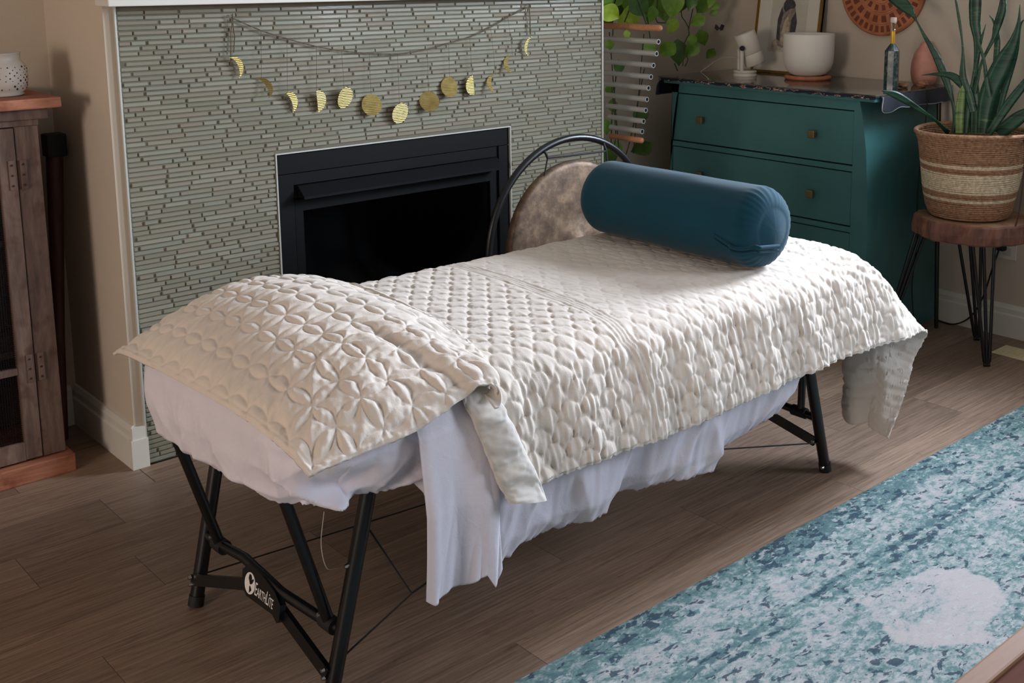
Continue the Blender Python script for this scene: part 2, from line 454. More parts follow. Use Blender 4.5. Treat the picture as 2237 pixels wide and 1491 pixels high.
def rugmat():
    m, nt, b = newmat('distressed_teal_rug')
    v = coords(nt, (1, 1, 1))
    sep = N(nt, 'ShaderNodeSeparateXYZ'); nt.links.new(v, sep.inputs[0])
    # local y runs from 0 (edge nearest the wall) to negative
    vs = coords(nt, (1.0, 1.6, 1))
    f1 = noise(nt, vs, 36, 5, 0.72, 0.3)
    f2 = noise(nt, vs, 95, 3, 0.7)
    f3 = noise(nt, vs, 5, 3, 0.5)
    def math_(op, a, bb, c=None):
        n = N(nt, 'ShaderNodeMath', operation=op)
        for i, q in enumerate((a, bb, c)):
            if q is None: continue
            if hasattr(q, 'links'): nt.links.new(q, n.inputs[i])
            else: n.inputs[i].default_value = q
        return n.outputs[0]
    s = math_('MULTIPLY_ADD', f2, 0.35, f1)
    s = math_('MULTIPLY_ADD', f3, 0.45, s)          # about 0.95 mean
    # zones across the width: darker border bands and pale field
    zone = ramp(nt, math_('MULTIPLY', sep.outputs['Y'], -1.0), [
        (0.0, (0.12, 0.12, 0.12, 1)), (0.085, (0.10, 0.10, 0.10, 1)), (0.10, (0.0, 0.0, 0.0, 1)), (0.22, (0.02, 0.02, 0.02, 1)),
        (0.225, (0.16, 0.16, 0.16, 1)), (0.245, (0.16, 0.16, 0.16, 1)), (0.25, (-0.0, 0.0, 0.0, 1)), (0.27, (0.14, 0.14, 0.14, 1)), (0.285, (0.0, 0.0, 0.0, 1)), (1.0, (0.06, 0.06, 0.06, 1))])
    s2 = math_('ADD', s, zone)
    # pale medallion arc around a point
    def dist(cx, cy, sx, sy):
        dx = math_('MULTIPLY', math_('SUBTRACT', sep.outputs['X'], cx), sx)
        dy = math_('MULTIPLY', math_('SUBTRACT', sep.outputs['Y'], cy), sy)
        return math_('SQRT', math_('ADD', math_('MULTIPLY', dx, dx), math_('MULTIPLY', dy, dy)), None)
    wob = math_('MULTIPLY_ADD', f3, 0.16, -0.08)
    d = math_('ADD', dist(0.15, -0.46, 1.0, 1.5), wob)
    din = math_('ADD', dist(0.10, -0.40, 1.0, 1.4), wob)
    g_ = lambda q: (q, q, q, 1)
    outer = ramp(nt, d, [(0.0, g_(1)), (0.19, g_(1)), (0.205, g_(0))])
    inner = ramp(nt, din, [(0.0, g_(0.30)), (0.11, g_(0.35)), (0.15, g_(1))])
    pale = math_('MULTIPLY', math_('MULTIPLY', outer, inner), 0.24)
    s3 = math_('SUBTRACT', s2, pale)
    c = ramp(nt, math_('MULTIPLY', s3, 1 / 1.5), [(0.45, srgb(174, 167, 166)), (0.55, srgb(160, 161, 160)), (0.60, srgb(138, 150, 150)), (0.66, srgb(104, 130, 128)), (0.74, srgb(84, 108, 112))])
    vf = coords(nt, (0.8, 1.5, 1)); fl = noise(nt, vf, 30, 3, 0.6, 0.5)
    patch = noise(nt, coords(nt, (1, 1, 1)), 7, 2)
    fs_ = math_('MULTIPLY_ADD', patch, 0.35, fl)
    fs_ = math_('SUBTRACT', math_('ADD', fs_, math_('MULTIPLY', zone, 0.35)), math_('MULTIPLY', pale, 0.7))
    c = mix(nt, c, srgb(50, 66, 80), ramp(nt, fs_, [(0.765, (0, 0, 0, 1)), (0.80, (0.85, 0.85, 0.85, 1))]))
    lf = noise(nt, coords(nt, (0.8, 1.5, 1), rot=(0, 0, 0.6)), 34, 3, 0.6, 0.4)
    c = mix(nt, c, srgb(176, 178, 176), ramp(nt, lf, [(0.60, (0, 0, 0, 1)), (0.64, (0.7, 0.7, 0.7, 1))]))
    nt.links.new(c, b.inputs['Base Color']); b.inputs['Roughness'].default_value = 0.95; b.inputs['Specular IOR Level'].default_value = 0.1
    wv = noise(nt, coords(nt, (1, 3, 1)), 300, 2)
    bump(nt, b, wv, 0.5, 0.003)
    return m
M['rug'] = rugmat()

# ------------------------------------------------------------------ numpy noise and cloth helpers
def vnoise(x, y, seed=0):
    rng = np.random.RandomState(seed); T = rng.rand(128, 128) * 2 - 1
    x = np.asarray(x, float); y = np.asarray(y, float)
    xi = np.floor(x).astype(int); yi = np.floor(y).astype(int); fx = x - xi; fy = y - yi
    fx = fx * fx * (3 - 2 * fx); fy = fy * fy * (3 - 2 * fy)
    g = lambda a, b: T[a % 128, b % 128]
    return (g(xi, yi) * (1 - fx) + g(xi + 1, yi) * fx) * (1 - fy) + (g(xi, yi + 1) * (1 - fx) + g(xi + 1, yi + 1) * fx) * fy

def catmull(C, n):
    """C: (k, ...) control values, n samples along axis 0"""
    C = np.asarray(C, float); k = len(C)
    P = np.concatenate([(2 * C[:1] - C[1:2]), C, (2 * C[-1:] - C[-2:-1])])
    # sample evenly by mean arc length
    seg = np.array([np.linalg.norm(C[i + 1] - C[i], axis=-1).mean() if C.ndim > 1 else abs(C[i + 1] - C[i]) for i in range(k - 1)]) + 1e-6
    cum = np.concatenate([[0], np.cumsum(seg)]); s = np.linspace(0, cum[-1], n)
    i = np.clip(np.searchsorted(cum, s, 'right') - 1, 0, k - 2); t = (s - cum[i]) / seg[i]
    t = t.reshape((-1,) + (1,) * (C.ndim - 1))
    p0, p1, p2, p3 = P[i], P[i + 1], P[i + 2], P[i + 3]
    return 0.5 * ((2 * p1) + (-p0 + p2) * t + (2 * p0 - 5 * p1 + 4 * p2 - p3) * t ** 2 + (-p0 + 3 * p1 - 3 * p2 + p3) * t ** 3), s

def surface(ctrl, nu, nv):
    """ctrl (rows, cols, 3) -> grid (nv, nu, 3) plus flat coordinates"""
    A, t = catmull(ctrl, nv)
    B, s = catmull(np.swapaxes(A, 0, 1), nu)
    G = np.swapaxes(B, 0, 1)
    # flat coordinates by local arc length
    su = np.concatenate([np.zeros((G.shape[0], 1)), np.cumsum(np.linalg.norm(np.diff(G, axis=1), axis=2), axis=1)], 1)
    tv = np.concatenate([np.zeros((1, G.shape[1])), np.cumsum(np.linalg.norm(np.diff(G, axis=0), axis=2), axis=0)], 0)
    return G, su, tv

def normals(G):
    du = np.gradient(G, axis=1); dv = np.gradient(G, axis=0)
    n = np.cross(du, dv); n /= np.linalg.norm(n, axis=2, keepdims=True) + 1e-12
    return n

def grid_obj(name, G, mat, parent=None, loc=(0, 0, 0), thick=0.0, mat2=None, closed_u=False):
    nv, nu = G.shape[:2]
    idx = np.arange(nv * nu).reshape(nv, nu)
    if closed_u: idx = np.concatenate([idx, idx[:, :1]], 1)
    F = np.stack([idx[:-1, :-1], idx[:-1, 1:], idx[1:, 1:], idx[1:, :-1]], -1).reshape(-1, 4)
    V = (G - np.array(loc)).reshape(-1, 3)
    if thick:
        Nn = normals(G).reshape(-1, 3); n0 = len(V)
        V = np.concatenate([V, V - Nn * thick]); F2 = F[:, ::-1] + n0
        ring = np.concatenate([idx[0, :], idx[1:, -1], idx[-1, -2::-1], idx[-2:0:-1, 0]])
        r2 = np.roll(ring, -1)
        S = np.stack([ring, ring + n0, r2 + n0, r2], -1)
        nf = len(F); F = np.concatenate([F, F2, S])
    me = bpy.data.meshes.new(name)
    me.vertices.add(len(V)); me.vertices.foreach_set('co', V.ravel())
    me.loops.add(F.size); me.loops.foreach_set('vertex_index', F.ravel().astype(np.int32))
    me.polygons.add(len(F)); me.polygons.foreach_set('loop_start', np.arange(0, F.size, 4, dtype=np.int32))
    me.polygons.foreach_set('use_smooth', np.ones(len(F), bool))
    me.materials.append(mat)
    if mat2 is not None and thick:
        me.materials.append(mat2); mi = np.zeros(len(F), np.int32); mi[nf:2 * nf] = 1
        me.polygons.foreach_set('material_index', mi)
    me.update(calc_edges=True); me.validate()
    base = world_of(parent) if parent is not None else Vector((0, 0, 0))
    return link(name, me, None, parent, Vector(loc) - base)

# ================================================================== SETTING
XW = 4.36      # right wall
YB = 3.861     # back wall of the alcoves
XB0, XB1, YF = 1.224, 3.192, 3.365   # chimney breast: left side, right side, front
ZC = 2.60

# floor: sub-floor plus single planks
fl = struct(build('floor', MB().box(-3.6, XW, -4.1, YB, -0.05, -0.0085), M['dark_gap'], loc=(0, 0, 0)))
PL, PW = 1.22, 0.197
pm = MB().box(-PL / 2 + 0.0006, PL / 2 - 0.0006, -PW / 2 + 0.0005, PW / 2 - 0.0005, -0.008, 0.0)
plank_mesh = build('plank', pm, M['floor'], parent=fl, loc=(0, 0, 0)).data
bpy.data.objects.remove(bpy.data.objects['plank'])
rows = [1.846 + PW * (k + 0.5) for k in range(-20, 11)]
starts = {2.7325: 1.006, 1.7475: 2.70}
rr = random.Random(3)
cache = {}
def plank_piece(x0, x1, y0, y1):
    key = (round(x1 - x0, 4), round(y1 - y0, 4))
    if key not in cache:
        me = bpy.data.meshes.new('plank'); L2, W2 = (x1 - x0) / 2 - 0.0006, (y1 - y0) / 2 - 0.0005
        mb = MB().box(-L2, L2, -W2, W2, -0.008, 0.0)
        me.from_pydata(mb.v, [], mb.f); me.materials.append(M['floor']); cache[key] = me
    o = bpy.data.objects.new('plank', cache[key]); COL.objects.link(o); o.parent = fl
    o.location = ((x0 + x1) / 2, (y0 + y1) / 2, 0)
for ri, yc in enumerate(rows):
    y0, y1 = yc - PW / 2, yc + PW / 2
    if y1 < -0.6: continue
    y1 = min(y1, YB - 0.001)
    if y1 - y0 < 0.02: continue
    off = None
    for k, v in starts.items():
        if abs(k - yc) < 0.02: off = v
    if off is None: off = rr.uniform(0, PL)
    x = off
    while x > -2.0: x -= PL
    while x < XW:
        a, b_ = max(x, -2.0), min(x + PL, XW - 0.001)
        if b_ - a > 0.05 and b_ > -0.4:
            if y1 > YF and a < XB1 and b_ > XB0:      # cut round the chimney breast
                if a < XB0 - 0.05: plank_piece(a, XB0 - 0.001, y0, y1)
                if b_ > XB1 + 0.05: plank_piece(XB1 + 0.001, b_, y0, y1)
                if y0 < YF - 0.02: plank_piece(max(a, XB0), min(b_, XB1), y0, YF - 0.012)
            else: plank_piece(a, b_, y0, y1)
        x += PL
build('floor_rim', MB().box(-3.6, XW, -4.1, -0.62, -0.008, 0.0).box(-3.6, -2.001, -0.619, YB, -0.008, 0.0), M['floor'], parent=fl)

struct(build('ceiling', MB().box(-3.7, XW + 0.1, -4.2, YB + 0.1, ZC, ZC + 0.08), M['ceiling']))
struct(build('wall_back', MB().box(-3.7, XB0, YB, YB + 0.1, 0, ZC).box(XB1, XW + 0.1, YB, YB + 0.1, 0, ZC), M['paint_wall']))
# right wall with a window opening (outside the frame)
def wall_with_hole(name, axis, p0, p1, a0, a1, h0, h1, z0, z1, mat):
    mb = MB()
    def bx(u0, u1, w0, w1):
        if axis == 'x': mb.box(p0, p1, u0, u1, w0, w1)
        else: mb.box(u0, u1, p0, p1, w0, w1)
    bx(a0, h0, 0, ZC); bx(h1, a1, 0, ZC); bx(h0, h1, 0, z0); bx(h0, h1, z1, ZC)
    return struct(build(name, mb, mat))
wall_with_hole('wall_right', 'x', XW, XW + 0.1, -4.1, YB, -1.25, 2.10, 1.42, 2.32, M['paint_wall'])
wall_with_hole('wall_left', 'x', -3.6, -3.5, -4.1, YB, 0.3, 1.5, 0.9, 2.0, M['paint_wall'])
wall_with_hole('wall_front', 'y', -4.2, -4.1, -3.6, XW + 0.1, 0.5, 2.7, 0.3, 2.15, M['paint_wall'])
def window(name, axis, p, a0, a1, z0, z1):
    mb = MB(); t = 0.05
    def bx(u0, u1, w0, w1):
        if axis == 'x': mb.box(p, p + 0.05, u0, u1, w0, w1)
        else: mb.box(u0, u1, p, p + 0.05, w0, w1)
    bx(a0, a1, z0, z0 + t); bx(a0, a1, z1 - t, z1); bx(a0, a0 + t, z0 + t, z1 - t); bx(a1 - t, a1, z0 + t, z1 - t)
    bx((a0 + a1) / 2 - 0.02, (a0 + a1) / 2 + 0.02, z0 + t, z1 - t)
    struct(build(name, mb, M['paint_white']))
window('window_1', 'x', XW + 0.02, -1.25, 2.10, 1.42, 2.32)
window('window_2', 'x', -3.57, 0.3, 1.5, 0.9, 2.0)
window('window_3', 'y', -4.17, 0.5, 2.7, 0.3, 2.15)

# chimney breast with firebox opening
FX0, FX1, FZ = 1.736, 2.702, 0.913
br = struct(build('wall_chimney_breast', MB().box(XB0, FX0, YF, YB, 0, ZC).box(FX1, XB1, YF, YB, 0, ZC).box(FX0, FX1, YF, YB, FZ, ZC).box(FX0, FX1, 3.75, YB, 0, FZ), M['paint_wall'], loc=(XB0, YF, 0)))

# skirting boards with a stepped profile
def skirting(name, a0, a1, face, axis, out):
    """profile rises from the floor; face = wall plane, out = direction the board sticks out"""
    prof = [(0, 0), (0.018, 0), (0.018, 0.092), (0.013, 0.1), (0.013, 0.118), (0.006, 0.134), (0, 0.136)]
    mb = MB().prism([(face + out * d, z) for d, z in prof], a0, a1, 'y' if axis == 'y' else 'x')
    return struct(build(name, mb, M['paint_white']))
skirting('baseboard_left', YF - 0.0008, YB - 0.002, XB0, 'y', -1)
skirting('baseboard_back', -3.5, XB0 - 0.019, YB, 'x', -1)
skirting('baseboard_right', -4.1, YB - 0.019, XW, 'y', -1)
skirting('baseboard_alcove', XB1 + 0.002, XW - 0.019, YB, 'x', -1)
struct(build('trim_1', MB().box(XB0 - 0.018, XB0 + 0.034, YF - 0.019, YF - 0.0012, 0, 0.092).box(XB0 - 0.012, XB0 + 0.03, YF - 0.014, YF - 0.001, 0.092, 0.13), M['paint_white']))

# mosaic tile cladding on the breast
TX0, TX1, TZ = 1.258, 3.186, 1.40
tw = struct(build('wall_tile_panel', MB().box(TX0, FX0 - 0.004, YF - 0.006, YF - 0.0005, 0.0, TZ).box(FX1 + 0.004, TX1, YF - 0.006, YF - 0.0005, 0.0, TZ).box(FX0 - 0.004, FX1 + 0.004, YF - 0.006, YF - 0.0005, FZ + 0.004, TZ), M['grout'], loc=(TX0, YF, 0)))
rt = random.Random(11)
PITCH = 0.0149
tiles = []
z = 0.004
while z + PITCH < TZ:
    x = TX0 + 0.003 - rt.uniform(0, 0.1)
    hgt = PITCH - 0.0030
    while x < TX1:
        L = rt.choice([0.042, 0.042, 0.072, 0.10, 0.128, 0.128])
        a, b_ = max(x, TX0 + 0.002), min(x + L, TX1 - 0.002)
        spans = [(a, b_)]
        if z < FZ + 0.006:
            spans = [(a, min(b_, FX0 - 0.006)), (max(a, FX1 + 0.006), b_)]
        for s0, s1 in spans:
            if s1 - s0 > 0.012: tiles.append((s0, s1, z, z + hgt, rt.uniform(0.0025, 0.0050), rt.random()))
        x += L + rt.choice([0.003, 0.003, 0.007])
    z += PITCH
def tile_geo(mb, s0, s1, z0, z1, d):
    y0 = YF - 0.006; y1 = y0 - d; e = 0.0016
    vs = [(s0, y0, z0), (s1, y0, z0), (s1, y0, z1), (s0, y0, z1), (s0 + e, y1, z0 + e), (s1 - e, y1, z0 + e), (s1 - e, y1, z1 - e), (s0 + e, y1, z1 - e)]
    mb.add(vs, [(4, 5, 6, 7), (0, 1, 5, 4), (1, 2, 6, 5), (2, 3, 7, 6), (3, 0, 4, 7)])
def near_size(t):
    cx, cz = (t[0] + t[1]) / 2, (t[2] + t[3]) / 2
    vis = cz > 0.52 or cx < 1.3
    return (t[1] - t[0]) / math.hypot(cx, 3.36) ** 3 * (1 if vis else 0.0)
tiles.sort(key=near_size, reverse=True)
for t in tiles[:300]:
    mb = MB(); tile_geo(mb, *t[:5]); build('tile', mb, M['tile'], parent=tw, loc=((t[0] + t[1]) / 2, YF - 0.006, t[2]), fix=False)
mb = MB()
for t in tiles[300:]: tile_geo(mb, *t[:5])
tf = build('tile_field', mb, M['tile_stuff'], parent=tw, fix=False)
tf['kind'] = 'stuff'
at = tf.data.attributes.new('tint', 'FLOAT', 'FACE')
at.data.foreach_set('value', np.repeat([t[5] for t in tiles[300:]], 5).astype(np.float32))
# metal edge strips
struct(build('trim_2', MB().box(TX0 - 0.006, TX0 - 0.0005, YF - 0.013, YF - 0.0005, 0, TZ), M['trim_metal']))
struct(build('trim_3', MB().box(TX1 + 0.0005, TX1 + 0.006, YF - 0.013, YF - 0.0005, 0, TZ), M['trim_metal']))
struct(build('trim_4', MB().box(FX0 - 0.0045, FX0 - 0.0005, YF - 0.013, YF, 0, FZ + 0.0045).box(FX1 + 0.0005, FX1 + 0.0045, YF - 0.013, YF, 0, FZ + 0.0045).box(FX0 - 0.0005, FX1 + 0.0005, YF - 0.013, YF, FZ + 0.0005, FZ + 0.0045), M['trim_metal']))

# mantel shelf
mt = thing('mantel_shelf', 'white mantel shelf running above the mosaic tile', 'mantel', (2.2, YF, TZ))
build('shelf_board', MB().box(1.205, 3.245, YF - 0.10, YF - 0.0005, 1.402, 1.56, 0.003), M['paint_white'], mt)
build('cap_board', MB().box(1.19, 3.26, YF - 0.13, YF - 0.0005, 1.56, 1.60, 0.003), M['paint_white'], mt)

# ------------------------------------------------------------------ gas fireplace
fp = thing('fireplace', 'black gas fireplace insert set in the tiled wall', 'fireplace', (2.22, YF, 0))
mb = MB().box(FX0 + 0.001, FX1 - 0.001, YF - 0.004, YF + 0.008, 0.846, FZ - 0.001, 0.001)
build('top_panel', mb, M['black_steel'], fp)
build('side_panel', MB().box(FX0 + 0.001, 1.795, YF - 0.004, YF + 0.008, 0.0, 0.844, 0.001), M['black_steel'], fp)
build('side_panel', MB().box(2.652, FX1 - 0.001, YF - 0.004, YF + 0.008, 0.0, 0.844, 0.001), M['black_steel'], fp)
build('upper_rail', MB().box(1.796, 2.651, YF + 0.002, YF + 0.012, 0.805, 0.843, 0.001), M['black_steel'], fp)
build('hood', MB().prism([(YF + 0.006, 0.802), (YF - 0.004, 0.802), (YF - 0.045, 0.770), (YF - 0.045, 0.762), (YF + 0.006, 0.766)], 1.81, 2.645, 'x'), M['black_steel'], fp)
build('door_frame', MB().box(1.80, 1.83, YF + 0.004, YF + 0.02, 0.12, 0.755).box(2.615, 2.648, YF + 0.004, YF + 0.02, 0.12, 0.755).box(1.83, 2.615, YF + 0.004, YF + 0.02, 0.715, 0.755).box(1.83, 2.615, YF + 0.004, YF + 0.02, 0.12, 0.17), M['black_steel'], fp)
build('glass', MB().box(1.83, 2.615, YF + 0.012, YF + 0.016, 0.17, 0.715), M['black_glass'], fp)
mb = MB()
for k in range(6): mb.box(1.80, 2.648, YF + 0.002, YF + 0.012, 0.012 + k * 0.017, 0.022 + k * 0.017)
build('lower_grille', mb, M['black_steel'], fp)

# ------------------------------------------------------------------ moon garland
gl = thing('moon_garland', 'string garland of brass moon phases across the tiled wall', 'garland', (2.2, 3.345, 1.22))
gpts = [(1.608, 1.356), (1.707, 1.313), (1.801, 1.282), (1.898, 1.255), (1.994, 1.236), (2.1, 1.223), (2.214, 1.217), (2.331, 1.227), (2.431, 1.245), (2.523, 1.263), (2.619, 1.296), (2.702, 1.33), (2.796, 1.364)]
GA, _ = catmull(np.array([(x, 3.345, z) for x, z in gpts]), 60)
tw1 = [(p[0], p[1] + 0.0012 * math.cos(i * 2.0), p[2] + 0.0012 * math.sin(i * 2.0)) for i, p in enumerate(GA)]
tw2 = [(p[0], p[1] - 0.0012 * math.cos(i * 2.0), p[2] - 0.0012 * math.sin(i * 2.0)) for i, p in enumerate(GA)]
build('cord', MB().tube(tw1, 0.0016, 5).tube(tw2, 0.0016, 5), M['cord'], gl)
build('cord_tail', MB().tube([(1.606, 3.345, 1.362), (1.612, 3.346, 1.30), (1.606, 3.346, 1.25)], 0.0018, 5).tube([(1.608, 3.343, 1.362), (1.600, 3.345, 1.31), (1.594, 3.345, 1.22)], 0.0015, 5), M['cord'], gl)
build('cord_tail', MB().tube([(2.797, 3.345, 1.366), (2.803, 3.346, 1.32), (2.802, 3.346, 1.26)], 0.0020, 5), M['cord'], gl)
for x, z in ((1.607, 1.362), (2.797, 1.368)):
    build('hook', MB().tube([(x, YF - 0.012, z + 0.004), (x, 3.343, z + 0.002), (x, 3.341, z + 0.008)], 0.0018, 6), M['chrome'], gl)
RM = 0.037
def disc_poly(kind):
    n = 28; out = []
    if kind == 'full': return [(RM * math.cos(2 * math.pi * k / n), RM * math.sin(2 * math.pi * k / n)) for k in range(n)]
    # lit limb on the right (+1), terminator curve with semi-axis e (negative = past the middle)
    e = {'crescent': 0.52, 'thin': 0.6, 'thick': 0.35, 'half': 0.0, 'gibbous': -0.72}[kind]
    for k in range(n + 1):
        a = -math.pi / 2 + math.pi * k / n; out.append((RM * math.cos(a), RM * math.sin(a)))
    for k in range(1, n):
        a = math.pi / 2 - math.pi * k / n; out.append((e * RM * math.cos(a), RM * math.sin(a)))
    return out
moons = [(1.610, 1.208, 'crescent', 1, -25, 8), (1.700, 1.138, 'crescent', 1, -25, -18), (1.788, 1.084, 'thick', 1, -25, 10), (1.892, 1.079, 'half', 1, -10, 12), (1.984, 1.082, 'gibbous', 1, 5, 15),
         (2.090, 1.049, 'full', 1, 0, -10), (2.203, 1.011, 'full', 1, 0, 12), (2.327, 1.043, 'full', -1, 0, -20), (2.420, 1.087, 'gibbous', -1, 0, -14), (2.515, 1.085, 'half', -1, -8, 4), (2.612, 1.087, 'crescent', -1, 14, -22), (2.694, 1.153, 'crescent', -1, 8, -22), (2.789, 1.217, 'thin', -1, 8, 8)]
for i, (x, z, kind, sgn, rot, tilt) in enumerate(moons):
    poly = disc_poly(kind)
    R_ = Matrix.Rotation(math.radians(rot), 4, 'Y') @ Matrix.Rotation(math.radians(tilt), 4, 'X') @ Matrix.Rotation(math.radians(tilt * .8), 4, 'Z')
    dx = -0.014 if kind in ('crescent', 'thin') else (-0.01 if kind in ('half', 'thick') else 0)
    vs = []
    nn = len(poly)
    for yy in (-0.0006, 0.0006):
        for px_, pz_ in poly: vs.append(R_ @ Vector(((px_ + dx) * sgn, yy, pz_)) + Vector((x, 3.340, z)))
    bm = bmesh.new(); bv = [bm.verts.new(v) for v in vs]
    fa = bm.faces.new(bv[:nn]); fb = bm.faces.new(bv[nn:][::-1])
    for k in range(nn): bm.faces.new((bv[k], bv[nn + k], bv[nn + (k + 1) % nn], bv[(k + 1) % nn]))
    bmesh.ops.recalc_face_normals(bm, faces=bm.faces[:])
    bmesh.ops.triangulate(bm, faces=[f for f in bm.faces if len(f.verts) > 4])
    mo = build('moon', MB().bm(bm), M['brass'], gl, loc=(x, 3.340, z), fix=False)
    zt = float(np.interp(x, [p[0] for p in gpts], [p[1] for p in gpts]))
    top = max(vs, key=lambda v: v[2])
    build('thread', MB().tube([(x, 3.345, zt), (top[0], 3.342, top[2] - 0.002)], 0.0007, 4), M['cord'], mo)

# ------------------------------------------------------------------ rug
rug_o = build('rug', MB().box(-0.6, 4.0, -0.9, 1.725, 0.001, 0.009, 0.003), M['rug'], loc=(2.15, 1.725, 0.001))
tag(rug_o, 'distressed teal and cream area rug on the plank floor', 'rug')

# ------------------------------------------------------------------ floor vent
fv = thing('floor_vent', 'cream slotted floor vent beside the right-hand skirting', 'vent', (4.17, 1.95, 0))
build('vent_frame', MB().box(4.11, 4.235, 1.80, 2.085, 0.0005, 0.004, 0.001), M['vent'], fv)
for k in range(13):
    y = 1.815 + k * 0.0195
    build('slat', MB().prism([(4.125, 0.004), (4.22, 0.004), (4.22, 0.0072), (4.125, 0.0072)], y, y + 0.010, 'y'), M['vent'], fv)

# ------------------------------------------------------------------ wall outlet and plug cable
ol = thing('wall_outlet', 'white outlet plate low on the right-hand wall behind the stool', 'outlet', (XW, 2.16, 0.33))
build('cover_plate', MB().box(XW - 0.007, XW - 0.0005, 2.125, 2.205, 0.325, 0.44, 0.002), M['white_plastic'], ol)
build('socket', MB().box(XW - 0.009, XW - 0.006, 2.145, 2.185, 0.34, 0.375, 0.001), M['white_ceramic'], ol)
build('socket', MB().box(XW - 0.009, XW - 0.006, 2.145, 2.185, 0.39, 0.425, 0.001), M['white_ceramic'], ol)
pc = thing('power_cable', 'black plug and cable hanging from the outlet to the floor', 'cable', (XW - 0.03, 2.185, 0.38))
build('plug', MB().box(XW - 0.04, XW - 0.0095, 2.165, 2.20, 0.362, 0.395, 0.004), M['black_rubber'], pc)
build('cable', MB().tube(catmull(np.array([(XW - 0.03, 2.19, 0.36), (XW - 0.035, 2.21, 0.28), (XW - 0.03, 2.25, 0.14), (XW - 0.035, 2.30, 0.05), (XW - 0.04, 2.37, 0.006), (XW - 0.035, 2.45, 0.006)]), 30)[0], 0.0035, 6), M['black_rubber'], pc)

# ------------------------------------------------------------------ teal chest of drawers
dr = thing('chest_of_drawers', 'teal painted chest of drawers with bronze knobs against the right-hand wall', 'dresser', (4.07, 3.01, 0))
X0, X1 = 3.80, 4.345
prof = [(2.532, 0.992), (2.515, 0.92), (2.495, 0.80), (2.482, 0.62), (2.475, 0.45), (2.473, 0.0)]
profL = [(3.012 * 2 - y, z) for y, z in prof]
# sides
def side(pr, inner):
    poly = pr + [(inner, 0.0), (inner, 0.992)]
    return poly
build('side_panel', MB().prism(side(prof, 2.556), X0, X1, 'x'), M['teal'], dr)
build('side_panel', MB().prism(side(profL, 3.536), X0, X1, 'x'), M['teal'], dr)
build('back_panel', MB().box(X1 - 0.01, X1, 2.556, 3.536, 0.1, 0.992), M['teal'], dr)
ZD = [(0.733, 0.950), (0.484, 0.705), (0.236, 0.457)]
mb = MB().box(X0, X0 + 0.02, 2.556, 3.536, 0.953, 0.992)
for a, b_ in ((0.708, 0.730), (0.460, 0.481), (0.16, 0.233)): mb.box(X0, X0 + 0.02, 2.556, 3.536, a, b_)
mb.box(X0 + 0.02, X1 - 0.011, 2.556, 3.536, 0.15, 0.16)
build('front_rails', mb, M['teal'], dr)
for a, b_ in ZD:
    d = build('drawer', MB().box(X0 + 0.005, X0 + 0.024, 2.5605, 3.5315, a + 0.002, b_ - 0.002, 0.0015).box(X0 + 0.025, X1 - 0.05, 2.58, 3.51, a + 0.01, b_ - 0.03), M['teal'], dr)
    zc = (a + b_) / 2
    for y in (2.742, 3.349):
        k = MB().tube([(X0 + 0.004, y, zc), (X0 - 0.016, y, zc)], [0.007, 0.007], 10).box(X0 - 0.028, X0 - 0.012, y - 0.0165, y + 0.0165, zc - 0.0165, zc + 0.0165, 0.004)
        build('knob', k, M['bronze'], d)
build('top_board', MB().box(3.785, X1, 2.455, 3.575, 0.993, 1.012, 0.003), M['teal'], dr)

# runner cloth under the glass
rc = thing('runner_cloth', 'dark patterned cloth spread over the teal chest and hanging at its corners', 'cloth', (4.07, 3.01, 1.0125))
build('cloth_top', MB().box(3.778, X1, 2.447, 3.60, 1.0125, 1.0165), M['runner'], rc)
mb = MB()
ny = 60
vs = []
for i in range(ny + 1):
    y = 2.447 + (3.60 - 2.447) * i / ny
    h = 0.009 + 0.002 * math.sin(i * 1.7)
    vs += [(3.7785, y, 1.0145), (3.7765, y, 1.0145 - h)]
mb.add(vs, [(2 * i, 2 * i + 1, 2 * i + 3, 2 * i + 2) for i in range(ny)])
build('front_hem', mb, M['runner'], rc)
# right-hand overhang
C = []
for i, x in enumerate(np.linspace(3.78, 4.34, 12)):
    s = 0.008 * math.sin(i * 1.3)
    low = [0.0, 0.055, 0.062, 0.046, 0.05, 0.052, 0.05, 0.05, 0.052, 0.05, 0.055, 0.05][i]
    C.append([(x + (0.03 if i == 0 else 0), 2.4475, 1.0155), (x + (0.03 if i == 0 else 0), 2.443 + s * .3, 1.0155 - low * .5), (x + (0.04 if i == 0 else 0), 2.440 + s, 1.012 - low)])
G, _, _ = surface(np.array(C).transpose(1, 0, 2), 60, 12)
grid_obj('side_overhang', G, M['navy'], rc, thick=0.002)
e = G[-1]
build('white_hem', MB().tube([tuple(p) for p in e], 0.0022, 6), M['white_edge'], rc)
# left-hand corner hanging beside the chest
C = [[(3.79, 3.60, 1.0155), (3.81, 3.608, 1.0155), (3.86, 3.612, 1.0155), (4.0, 3.612, 1.0155)], [(3.785, 3.605, 0.98), (3.80, 3.630, 0.98), (3.86, 3.62, 0.98), (4.0, 3.615, 0.98)], [(3.787, 3.607, 0.935), (3.80, 3.640, 0.932), (3.87, 3.62, 0.935), (4.0, 3.615, 0.94)]]
G, _, _ = surface(np.array(C), 24, 12); grid_obj('corner_overhang', G, M['navy'], rc, thick=0.002)
gt = build('glass_sheet', MB().box(3.776, X1, 2.445, 3.603, 1.017, 1.023, 0.001), M['glass_top'])
tag(gt, 'reflective glass sheet laid on top of the teal chest', 'glass')
ZT = 1.0232

